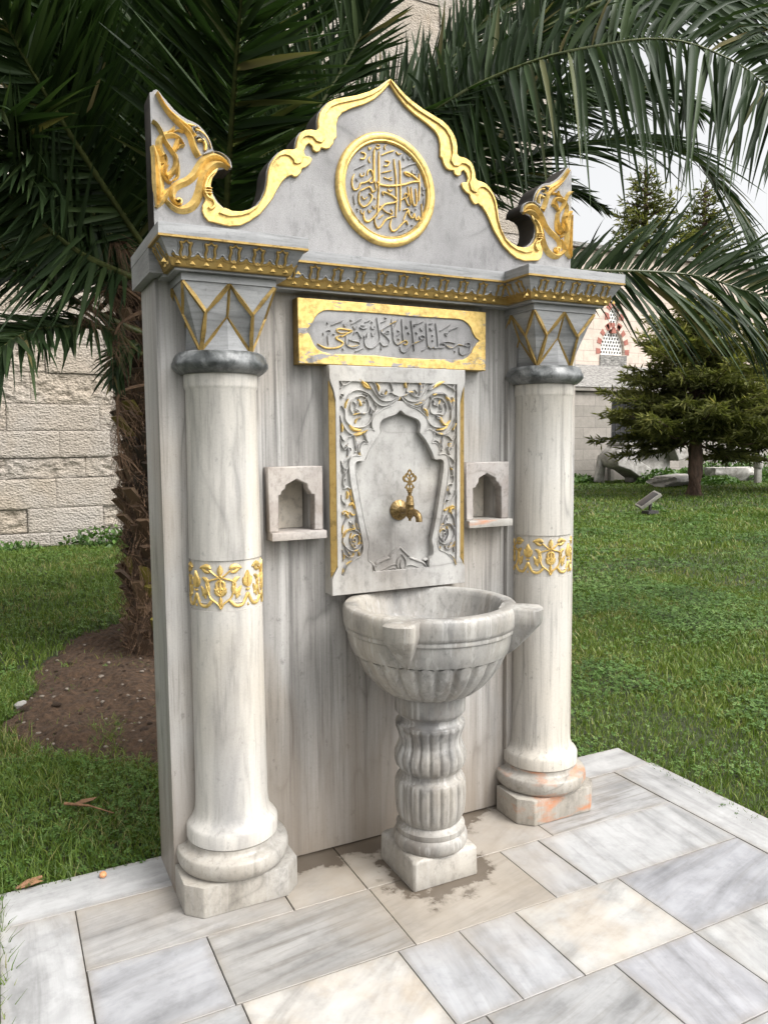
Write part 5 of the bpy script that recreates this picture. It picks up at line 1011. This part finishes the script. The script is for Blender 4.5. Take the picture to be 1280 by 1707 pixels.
for k in range(130):
    px, py = rr2.uniform(20, 258), rr2.uniform(1080, 1250); p = onZ(px, py, .0)
    if soildist(np.array([p[0]]), np.array([p[1]]))[0] < .08: continue
    if base is None or rr2.random() < .12:
        bm = bmesh.new(); bmesh.ops.create_icosphere(bm, subdivisions=2, radius=1)
        sd = rr2.random()*50
        for v in bm.verts: v.co *= 1+.5*(float(vnoise(v.co.x*1.5+sd, v.co.y*1.5+v.co.z*2, 3, 2))-.5)
        base = bpy.data.meshes.new('pebble'); bm.to_mesh(base); bm.free(); base.materials.append(M['pebble'] if rr2.random() < .35 else M['soil']); base.shade_smooth()
    o = bpy.data.objects.new('pebble', base); sc.collection.objects.link(o); s_ = rr2.uniform(.004, .014) if k > 6 else .02
    zz = float(soilz(np.array([p[0]]), np.array([p[1]]))[0]); o.location = (p[0], p[1], zz+s_*.25); o.scale = (s_*rr2.uniform(.8, 1.5), s_, s_*.7); o.rotation_euler = (0, 0, rr2.uniform(0, 3))
    tag(o, 'small stone lying on the dark dug soil by the palm trunk', 'pebble', 'pebbles on the bare soil')
p = onZ(33, 1170, .02); o = rock('white_pebble', 'largest white pebble on the left of the bare soil', 'pebble', (p[0], p[1], float(soilz(np.array([p[0]]), np.array([p[1]]))[0])), (.06, .04, .04), 21, .5, mat='rubble')
# ------------------------------------------------------------------ palm
PB = np.array([.72, 3.3, 0]); palm = thing('palm_tree', 'big date palm with long arching fronds rising behind the fountain', 'palm tree', (.72, 3.3, 0))
m = MB(); prof = [(.34, -.05), (.36, .1), (.34, .5), (.33, 1.2), (.31, 1.9), (.34, 2.3), (.36, 2.6), (.28, 2.85), (.1, 3.0), (.02, 3.05)]
m.lathe(prof, PB[0], PB[1], 28, lambda r, z, a: r+.02*math.sin(9*a+z*7)); 
rp = random.Random(12)
NB = 330
for k in range(NB):
    zb = .02+2.55*k/NB; a = k*2.39996+rp.uniform(-.15, .15); r0 = .30+.03*(zb > 2); ca, sa = math.cos(a), math.sin(a)
    L = rp.uniform(.12, .24); wd = rp.uniform(.055, .085); lift = rp.uniform(.85, 1.3); th = .025
    pts = []
    for t, ww in ((0, 1.25), (.5, 1.0), (1, .72)):
        rr = r0+.02+L*t*math.cos(lift)*(1.0); zz = zb+L*t*math.sin(lift)-.02*t*t; w2 = wd*ww
        for s_, e in ((-1, 0), (0, th), (1, 0)):
            pts.append((PB[0]+ca*(rr+e)-sa*w2*s_, PB[1]+sa*(rr+e)+ca*w2*s_, zz-e*.3))
    pts += [(x-ca*.03, y-sa*.03, z+.008) for x, y, z in pts[6:9]]
    tone = rp.choice([.0, .15, .3, .4, .5, .6, .7, 1.0]); m.add(pts, [(0, 1, 4, 3), (1, 2, 5, 4), (3, 4, 7, 6), (4, 5, 8, 7), (6, 7, 10, 9), (7, 8, 11, 10), (9, 10, 11), (0, 3, 6, 9), (2, 11, 8, 5)], 0, tone)
m.build('trunk', M['boot'], palm, fixn=False)
m = MB()                                                        # brown fibre between the leaf bases
for k in range(12000):
    a = rp.uniform(0, 2*PI); zb = rp.uniform(0, 2.7); r0 = .33+rp.uniform(0, .09); d = rp.uniform(-.7, .7); L = rp.uniform(.05, .16); o_ = rp.uniform(.0, .07)
    p0 = (PB[0]+r0*math.cos(a), PB[1]+r0*math.sin(a), zb); p1 = (PB[0]+(r0+o_)*math.cos(a+d*L*2), PB[1]+(r0+o_)*math.sin(a+d*L*2), zb+rp.uniform(-.12, .08)); w2 = .003
    m.add([p0, (p0[0]+w2, p0[1], p0[2]+w2), (p1[0]+w2, p1[1], p1[2]), p1], [(0, 1, 2, 3)])
m.build('trunk_fibre', M['palmdead'], palm, fixn=False)
def frond(path3, L, seed, nhint, n=None, droop=.35, dead=False, start=.1, wd=.034, ang=(.9, .35), lift=.18, side=(1, 1), rw_=.020):
    r = np.random.default_rng(seed); P = np.array(smoothpts(path3, 10)); seg = np.linalg.norm(np.diff(P, axis=0), axis=1); cum = np.concatenate([[0], np.cumsum(seg)]); tot = cum[-1]
    n = n or int(tot*(1-start)/.021); s = np.linspace(start*tot, tot*.995, n)
    C = np.stack([np.interp(s, cum, P[:, i]) for i in range(3)], 1); C2 = np.stack([np.interp(np.minimum(s+.04, tot), cum, P[:, i]) for i in range(3)], 1); C1 = np.stack([np.interp(np.maximum(s-.04, 0), cum, P[:, i]) for i in range(3)], 1)
    Tn = C2-C1; Tn /= np.linalg.norm(Tn, axis=1)[:, None]; N = np.array(nhint, float)[None]-Tn*(Tn@np.array(nhint, float))[:, None]; N /= np.linalg.norm(N, axis=1)[:, None]; S = np.cross(Tn, N)
    f = (s/tot-start)/(1-start); Ls = L*np.clip(np.minimum(.45+f*3.0, 1.05), 0, 1)*np.clip((1.03-f)*2.6, .12, 1)**.7
    Vs = []; Fs = []; b = 0; ts = []
    for sd in (-1, 1):
        k = side[0 if sd < 0 else 1]
        if k <= 0: continue
        al = ang[0]+(ang[1]-ang[0])*f+r.normal(0, .11, n); li = lift+r.normal(0, .13, n); LL = Ls*k*r.uniform(.85, 1.1, n)
        D = S*sd*np.sin(al)[:, None]+Tn*np.cos(al)[:, None]; D = D*np.cos(li)[:, None]+N*np.sin(li)[:, None]; ww = wd*r.uniform(.8, 1.15, n)
        dr = droop*r.uniform(.5, 1.5, n)*LL; rows = []
        Wv = np.cross(D, N); Wv /= np.linalg.norm(Wv, axis=1)[:, None]; tw = r.normal(0, .6, n); Nn = np.cross(Wv, D); Wv = Wv*np.cos(tw)[:, None]+Nn*np.sin(tw)[:, None]; Nn = np.cross(Wv, D)
        ks = [0, .12, .4, .7, .9, 1.0]; wk = [.45, 1, .95, .6, .28, .03]
        for t, w_ in zip(ks, wk):
            c = C+D*(LL*t)[:, None]; c[:, 2] -= dr*t*t
            rows += [c-Wv*(ww*w_/2)[:, None]+Nn*(ww*w_*.22)[:, None], c, c+Wv*(ww*w_/2)[:, None]+Nn*(ww*w_*.22)[:, None]]
        V = np.stack(rows, 1).reshape(-1, 3); i = np.arange(n)*18+b
        for j in range(5):
            Fs += [np.stack([i+j*3, i+j*3+1, i+j*3+4, i+j*3+3], 1), np.stack([i+j*3+1, i+j*3+2, i+j*3+5, i+j*3+4], 1)]
        Vs.append(V); b += len(V); t0 = np.clip(r.normal(.5, .2, n), 0, .95); t0 = np.where(r.random(n) < .02, 1, t0); ts.append(np.repeat(t0, 18))
    o = fastmesh('frond', np.concatenate(Vs), np.concatenate(Fs), M['palmdead' if dead else 'palm'], palm, np.concatenate(ts))
    m = MB(); q = P[::3]; k = len(q); m.tube([tuple(v) for v in q], [rw_*(1.25-1.0*i/(k-1)) for i in range(k)], 6); rc = m.build('rachis', M['palmdead' if dead else 'rachis'], o, smooth=60)
    return o
def PXY(lst): return [tuple(onY(a, b, y)) for a, b, y in lst]
cr0 = (.66, 3.2, 2.75); V3 = -FV
def mixn(a, b): return tuple(np.array(a)*b+np.array((0, 0, 1))*(1-b))
FR = [
 ([(215, 432, 2.95), (120, 318, 2.5), (50, 245, 2.25), (0, 190, 2.0), (-130, 70, 1.6)], .75, mixn(V3, .8), dict(ang=(1.1, .6), droop=.08, rw_=.022, wd=.036)),
 ([(372, 520, 2.6), (376, 400, 2.3), (384, 250, 1.9), (394, 110, 1.5), (402, 0, 1.25), (408, -160, .95)], .85, mixn(V3, .9), dict(ang=(.95, .7), droop=.05, wd=.040, rw_=.024, n=110)),
 ([(520, 380, 2.9), (640, 250, 2.5), (760, 160, 2.0), (885, 103, 1.6), (990, 77, 1.3), (1100, 64, 1.05), (1190, 86, .85), (1280, 145, .65), (1400, 300, .45)], .66, mixn(V3, .80), dict(ang=(1.45, 1.15), droop=.5, wd=.037, lift=.12, rw_=.013, n=150, side=(1.15, 1.0))),
 ([(560, 440, 2.9), (690, 370, 2.6), (790, 312, 2.4), (910, 254, 2.2), (1053, 230, 2.05), (1104, 234, 2.0), (1151, 258, 1.95), (1194, 305, 1.9), (1237, 372, 1.85), (1290, 500, 1.8)], .62, mixn(V3, .45), dict(ang=(1.0, .45), droop=.25, side=(.5, 1), rw_=.012, n=130)),
 ([(520, 520, 2.7), (760, 470, 2.3), (900, 452, 2.1), (1027, 451, 1.9), (1111, 454, 1.8), (1173, 462, 1.7), (1235, 482, 1.6), (1280, 500, 1.5), (1420, 600, 1.3)], .78, mixn(V3, .85), dict(ang=(.95, .6), droop=.22, wd=.034, rw_=.013, n=105, start=.42)),
 ([(235, 590, 2.95), (179, 548, 2.8), (81, 547, 2.5), (41, 557, 2.35), (0, 583, 2.2), (-80, 680, 2.0)], .42, mixn(V3, .6), dict(ang=(.9, .5), droop=.35, rw_=.014)),
 ([(250, 560, 3.0), (180, 530, 2.9), (89, 480, 2.7), (0, 437, 2.45), (-120, 400, 2.2)], .50, mixn(V3, .5), dict(ang=(.9, .45), droop=.2, rw_=.020, start=.35)),
 ([(420, 420, 3.0), (500, 300, 2.8), (600, 225, 2.5), (700, 190, 2.3), (780, 150, 2.1), (880, 60, 1.9), (960, -60, 1.7)], .5, mixn(V3, .55), dict(ang=(1.1, .6), droop=.05, lift=.3)),
 ([(480, 380, 3.2), (560, 260, 3.1), (650, 175, 3.0), (760, 90, 2.9), (860, -40, 2.8)], .55, mixn(V3, .7), dict(ang=(.9, .5), droop=.05)),
 ([(560, 420, 3.1), (700, 300, 2.9), (820, 245, 2.7), (950, 180, 2.5), (1080, 150, 2.3), (1200, 200, 2.1)], .5, mixn(V3, .6), dict(ang=(1.0, .5), droop=.3)),
 ([(560, 380, 3.0), (720, 220, 2.6), (860, 100, 2.3), (1000, 20, 2.0), (1160, -40, 1.7), (1300, -50, 1.5)], .62, mixn(V3, .6), dict(ang=(1.0, .6), droop=.2, wd=.03)),
 ([(600, 430, 3.1), (720, 330, 3.0), (830, 300, 2.9), (930, 310, 2.8), (1010, 350, 2.7)], .42, mixn(V3, .5), dict(ang=(.9, .4), droop=.2)),
 ([(260, 560, 3.0), (205, 590, 2.95), (190, 640, 2.9)], .22, mixn(V3, .6), dict(ang=(.8, .4), droop=.3, start=.2)),
 ([(300, 450, 3.2), (270, 300, 3.0), (230, 140, 2.7), (170, -40, 2.4)], .6, mixn(V3, .8), dict(ang=(.9, .5), droop=.1)),
 ([(300, 430, 3.4), (210, 280, 3.3), (120, 120, 3.1), (60, -40, 2.9)], .62, mixn(V3, .8), dict(ang=(.9, .5), droop=.1)),
 ([(300, 430, 3.5), (330, 250, 3.4), (310, 80, 3.2), (290, -80, 3.0)], .62, mixn(V3, .8), dict(ang=(.9, .5), droop=.1)),
 ([(320, 430, 3.5), (440, 260, 3.3), (500, 110, 3.0), (560, -60, 2.7)], .62, mixn(V3, .8), dict(ang=(.8, .5), droop=.1)),
 ([(250, 470, 3.4), (150, 400, 3.3), (60, 330, 3.2), (-60, 290, 3.1)], .55, mixn(V3, .7), dict(ang=(.9, .5), droop=.15)),
 ([(240, 500, 3.2), (130, 430, 3.2), (30, 400, 3.2), (-90, 420, 3.2)], .5, mixn(V3, .6), dict(ang=(.9, .5), droop=.3)),
 ([(230, 480, 3.1), (150, 330, 2.8), (90, 150, 2.4), (40, -60, 2.0)], .62, mixn(V3, .8), dict(ang=(.8, .5), droop=.1)),
 ([(300, 480, 3.6), (230, 350, 3.8), (140, 240, 4.0), (20, 160, 4.2)], .55, mixn(V3, .7), dict(ang=(.9, .5), droop=.15)),
 ([(330, 460, 3.7), (380, 300, 3.9), (440, 180, 4.1), (520, 80, 4.3)], .6, mixn(V3, .7), dict(ang=(.9, .5), droop=.15)),
 ([(400, 450, 3.8), (560, 300, 4.1), (700, 210, 4.4), (840, 170, 4.7), (950, 200, 4.9)], .6, mixn(V3, .6), dict(ang=(.9, .5), droop=.3)),
 ([(250, 450, 3.0), (170, 380, 2.7), (90, 300, 2.4), (-20, 260, 2.1), (-150, 260, 1.9)], .7, mixn(V3, .8), dict(ang=(1.1, .6), droop=.1)),
 ([(280, 430, 2.9), (240, 300, 2.6), (150, 150, 2.3), (90, 0, 2.0), (60, -150, 1.8)], .7, mixn(V3, .85), dict(ang=(1.0, .6), droop=.08)),
 ([(320, 430, 2.9), (300, 280, 2.7), (270, 120, 2.4), (280, -60, 2.1)], .7, mixn(V3, .85), dict(ang=(.9, .6), droop=.08)),
 ([(420, 430, 2.9), (470, 300, 2.7), (520, 200, 2.5), (600, 60, 2.3), (640, -80, 2.1)], .5, mixn(V3, .85), dict(ang=(.8, .5), droop=.08)),
 ([(270, 470, 3.7), (190, 400, 3.8), (100, 360, 3.9), (0, 350, 4.0), (-100, 360, 4.0)], .6, mixn(V3, .8), dict(ang=(1.0, .5), droop=.12)),
 ([(260, 500, 3.5), (170, 470, 3.5), (80, 450, 3.5), (-40, 470, 3.5)], .45, mixn(V3, .7), dict(ang=(1.0, .5), droop=.2)),
 ([(640, 340, 2.6), (740, 230, 2.3), (800, 190, 2.1), (900, 150, 1.9), (1000, 130, 1.7)], .55, mixn(V3, .8), dict(ang=(1.1, .6), droop=.12)),
 ([(260, 440, 2.8), (160, 290, 2.4), (60, 130, 2.0), (-20, -20, 1.7)], .75, mixn(V3, .85), dict(ang=(1.05, .6), droop=.06)),
 ([(330, 420, 2.8), (340, 240, 2.5), (330, 80, 2.2), (340, -80, 1.9)], .8, mixn(V3, .85), dict(ang=(1.0, .6), droop=.06)),
 ([(240, 470, 2.8), (130, 420, 2.5), (20, 330, 2.2), (-100, 250, 1.9)], .7, mixn(V3, .85), dict(ang=(1.1, .6), droop=.1)),
 ([(280, 450, 4.0), (200, 250, 4.2), (160, 60, 4.3), (150, -80, 4.3)], .75, mixn(V3, .85), dict(ang=(1.1, .6), droop=.08)),
 ([(300, 450, 4.0), (330, 300, 4.2), (420, 120, 4.3), (450, -80, 4.3)], .75, mixn(V3, .85), dict(ang=(1.1, .6), droop=.08)),
 ([(800, 120, 2.2), (960, 20, 1.9), (1120, -20, 1.6), (1280, 10, 1.4), (1400, 80, 1.2)], .7, mixn(V3, .8), dict(ang=(1.2, .8), droop=.1, wd=.044, n=110)),
]
for i, (pl, L, nh, kw) in enumerate(FR): frond([tuple(np.array(cr0)+np.array([0, 0, -.05]))]+PXY(pl) if False else PXY(pl), L, 100+i, nh, **kw)
for k in range(8):                                              # short fronds at the back of the crown
    a = math.radians(20+k*140/8+rp.uniform(-8, 8)); el = rp.uniform(.3, 1.1); Lf = rp.uniform(2.2, 3.0); c, s_ = math.cos(a), math.sin(a)
    pts = [(PB[0]+c*(.1+Lf*t*math.cos(el)), PB[1]+s_*(.1+Lf*t*math.cos(el)), 2.8+Lf*t*math.sin(el)-1.3*t*t*Lf*.35) for t in (0, .25, .5, .75, 1)]
    frond(pts, .5, 300+k, (0, -.3, 1), droop=.3)
# brown fruit stalks
for k, (pts, nb) in enumerate([([(235, 500, 2.7), (200, 478, 2.65), (165, 490, 2.6), (140, 515, 2.55)], 150), ([(225, 440, 2.8), (200, 400, 2.7), (185, 395, 2.65)], 120), ([(250, 640, 3.0), (200, 655, 2.95), (196, 700, 2.95), (198, 760, 2.95)], 90), ([(235, 520, 2.8), (200, 540, 2.7), (185, 580, 2.7)], 80)]):
    P = np.array(smoothpts(PXY(pts), 6)); m = MB(); m.tube([tuple(q) for q in P], [.012*(1.2-i/len(P)) for i in range(len(P))], 5)
    for j in range(nb):
        q = P[rp.randint(len(P)//3, len(P)-1)]; d = np.array([rp.gauss(0, 1), rp.gauss(0, .6), rp.gauss(-.9, .7)]); d /= np.linalg.norm(d); L = rp.uniform(.08, .24); p1 = q+d*L*.5; p2 = q+d*L+np.array([0, 0, -.05]); w2 = .0022
        m.add([q, q+[w2, 0, w2], p1+[w2, 0, w2], p1, p2+[w2*.6, 0, 0], p2], [(0, 1, 2, 3), (3, 2, 4, 5)])
    m.build('fruit_stalk', M['palmdead'], palm, fixn=False)
# ------------------------------------------------------------------ conifers
def conifer_mesh(H, R, z0, seed, nb, dens, ts=.2, sparse=False):
    r = np.random.default_rng(seed); tr = MB(); tr.tube([(0, 0, -.05), (.05, 0, .6), (.02, .03, H*.5), (0, 0, H)], [.24*H/5, .19*H/5, .11*H/5, .01], 10)
    C = []; D = []; LN = []; TT = []
    for k in range(nb):
        f = (k/nb)**.9; z = z0+(H-z0)*f; a = k*2.39996+r.uniform(-.3, .3); L = R*(1-f)**.75*r.uniform(.62, 1.08)*(1 if z > z0+.35 else .8); rise = -.06+.5*f+r.uniform(-.22, .22); ca, sa = math.cos(a), math.sin(a)
        end = np.array([ca*L, sa*L, L*rise]); base = np.array([0, 0, z]); mid = base+end*.5+[0, 0, -.06*L]; tip = base+end+[0, 0, .05*L]
        tr.tube([base, mid, tip], [.03*H/5, .018, .004], 5)
        nt_ = int(dens*L*8)
        for j in range(nt_):
            t = r.uniform(.12, 1.0); p = (1-t)**2*base+2*t*(1-t)*mid+t*t*tip; sd = r.choice([-1, 1]); sl = L*.38*(1.1-t)*r.uniform(.3, 1)+.08
            dirv = np.array([ca, sa, rise])*r.uniform(.5, 1)+sd*np.array([-sa, ca, 0])*r.uniform(.3, 1.1)+np.array([0, 0, r.uniform(-.22, .30)]); dirv /= np.linalg.norm(dirv)
            m2 = max(2, int(sl/.05))
            for q in range(m2):
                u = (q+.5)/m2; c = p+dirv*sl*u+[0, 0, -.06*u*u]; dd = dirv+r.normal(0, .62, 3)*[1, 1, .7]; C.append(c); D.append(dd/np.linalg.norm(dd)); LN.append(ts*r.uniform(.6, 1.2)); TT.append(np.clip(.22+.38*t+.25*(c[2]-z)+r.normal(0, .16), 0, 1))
    C = np.array(C); D = np.array(D); LN = np.array(LN); TT = np.array(TT); n = len(C)
    up = np.tile([0, 0, 1.], (n, 1)); S = np.cross(D, up); S /= np.maximum(np.linalg.norm(S, axis=1), 1e-6)[:, None]; N = np.cross(S, D); Vs = []; Fs = []; b = 0
    for ax, ww in ((S, .19), (N, .17), ((S+N)*.7, .16)):
        e = C+D*LN[:, None]; mm = C+D*(LN*.45)[:, None]
        V = np.stack([C, mm-ax*(LN*ww)[:, None]*.5, e, mm+ax*(LN*ww)[:, None]*.5], 1).reshape(-1, 3); i = np.arange(n)*4+b; Vs.append(V); Fs.append(np.stack([i, i+1, i+2, i+3], 1)); b += len(V)
    return tr, np.concatenate(Vs), np.concatenate(Fs), np.tile(np.repeat(TT, 4), 3)
def conifer(pos, lab, args, name='spruce_tree', group=None, rz=0, src=None):
    t = thing(name, lab, 'conifer', pos, group); t.rotation_euler[2] = rz
    if src is None:
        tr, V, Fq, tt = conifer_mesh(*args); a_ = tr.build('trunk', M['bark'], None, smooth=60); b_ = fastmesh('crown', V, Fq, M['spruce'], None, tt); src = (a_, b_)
    else: src = tuple(o.copy() for o in src); [sc.collection.objects.link(o) for o in src]
    for o in src: o.parent = t; o.location = (0, 0, 0)
    return src
G_ = 'spruces on the right lawn'
s1 = conifer((16.77, 12.8, 0), 'bushy olive green spruce with bare brown trunk on the lawn, the nearest one', (5.4, 3.3, 1.45, 1, 130, 3.6, .24), group=G_)
conifer((20.6, 12.9, 0), 'bushy dark spruce at the right edge of the lawn', None, group=G_, rz=1.9, src=s1)
s2 = conifer((29.8, 28, 0), 'tall thin conifer top rising over the wing beside the crest', (15.4, 5.6, 3, 3, 120, 1.25, .40), name='tall_conifer', group='tall conifers against the sky')
conifer((34.6, 28.5, 0), 'tall thin conifer top against the sky further right', None, name='tall_conifer', group='tall conifers against the sky', rz=2.2, src=s2)
# weeds at the foot of the walls
def weed(pos, size, seed, lab, cat='weeds', name='weed_clump', n=260, ls=.06):
    r = np.random.default_rng(seed); p = r.normal(0, 1, (n, 3)); p /= np.linalg.norm(p, axis=1)[:, None]; p *= r.random(n)[:, None]**.4; p[:, 2] = np.abs(p[:, 2]); p = p*np.array(size)+[0, 0, -.02]
    a = r.normal(0, 1, (n, 3)); a /= np.linalg.norm(a, axis=1)[:, None]; b = np.cross(a, r.normal(0, 1, (n, 3))); b /= np.linalg.norm(b, axis=1)[:, None]; L = ls*r.uniform(.6, 1.3, n)[:, None]
    V = np.stack([p-a*L, p-b*L*.5, p+a*L, p+b*L*.5], 1).reshape(-1, 3)+np.array(pos); i = np.arange(n)*4; o = fastmesh(name, V, np.stack([i, i+1, i+2, i+3], 1), M['clover'], None, np.repeat(np.clip(r.normal(.4, .25, n), 0, 1), 4)); return tag(o, lab, cat, 'weeds along the walls')
weed((1.0, 9.9, 0), (.75, .22, .32), 1, 'low weed clump at the foot of the ashlar wall left of the palm', n=420, ls=.05)
weed((-.35, 10.0, 0), (.5, .12, .16), 2, 'small weeds at the foot of the ashlar wall at the far left', n=200, ls=.04)
for k, (x, y, sx, sz, lab) in enumerate([(18.0, 19.4, 1.3, .35, 'weeds at the annex wall foot next to the fountain edge'), (20.7, 17.8, 1.1, .55, 'leafy weeds under the hollowed marble fragment'), (22.3, 18.0, 1.0, .5, 'weeds behind the broken slab'), (24.6, 18.6, 2.0, .95, 'ivy and weeds right of the spruce trunk'), (27.5, 19.2, 2.2, 1.3, 'thick weeds at the far right wall foot'), (25.2, 16.8, 1.2, .5, 'weeds around the grave marker'), (22.0, 16.4, 1.0, .3, 'low weeds beside the spruce trunk'), (28.5, 17.5, 2.4, .8, 'bushy weeds at the right edge')]):
    weed((x, y, 0), (sx, .5, sz), 10+k, lab, n=600, ls=.09)
weed((12.0, 9.6, -.02), (.35, .2, .22), 40, 'small weed clump behind the garden floodlight', n=140, ls=.045)
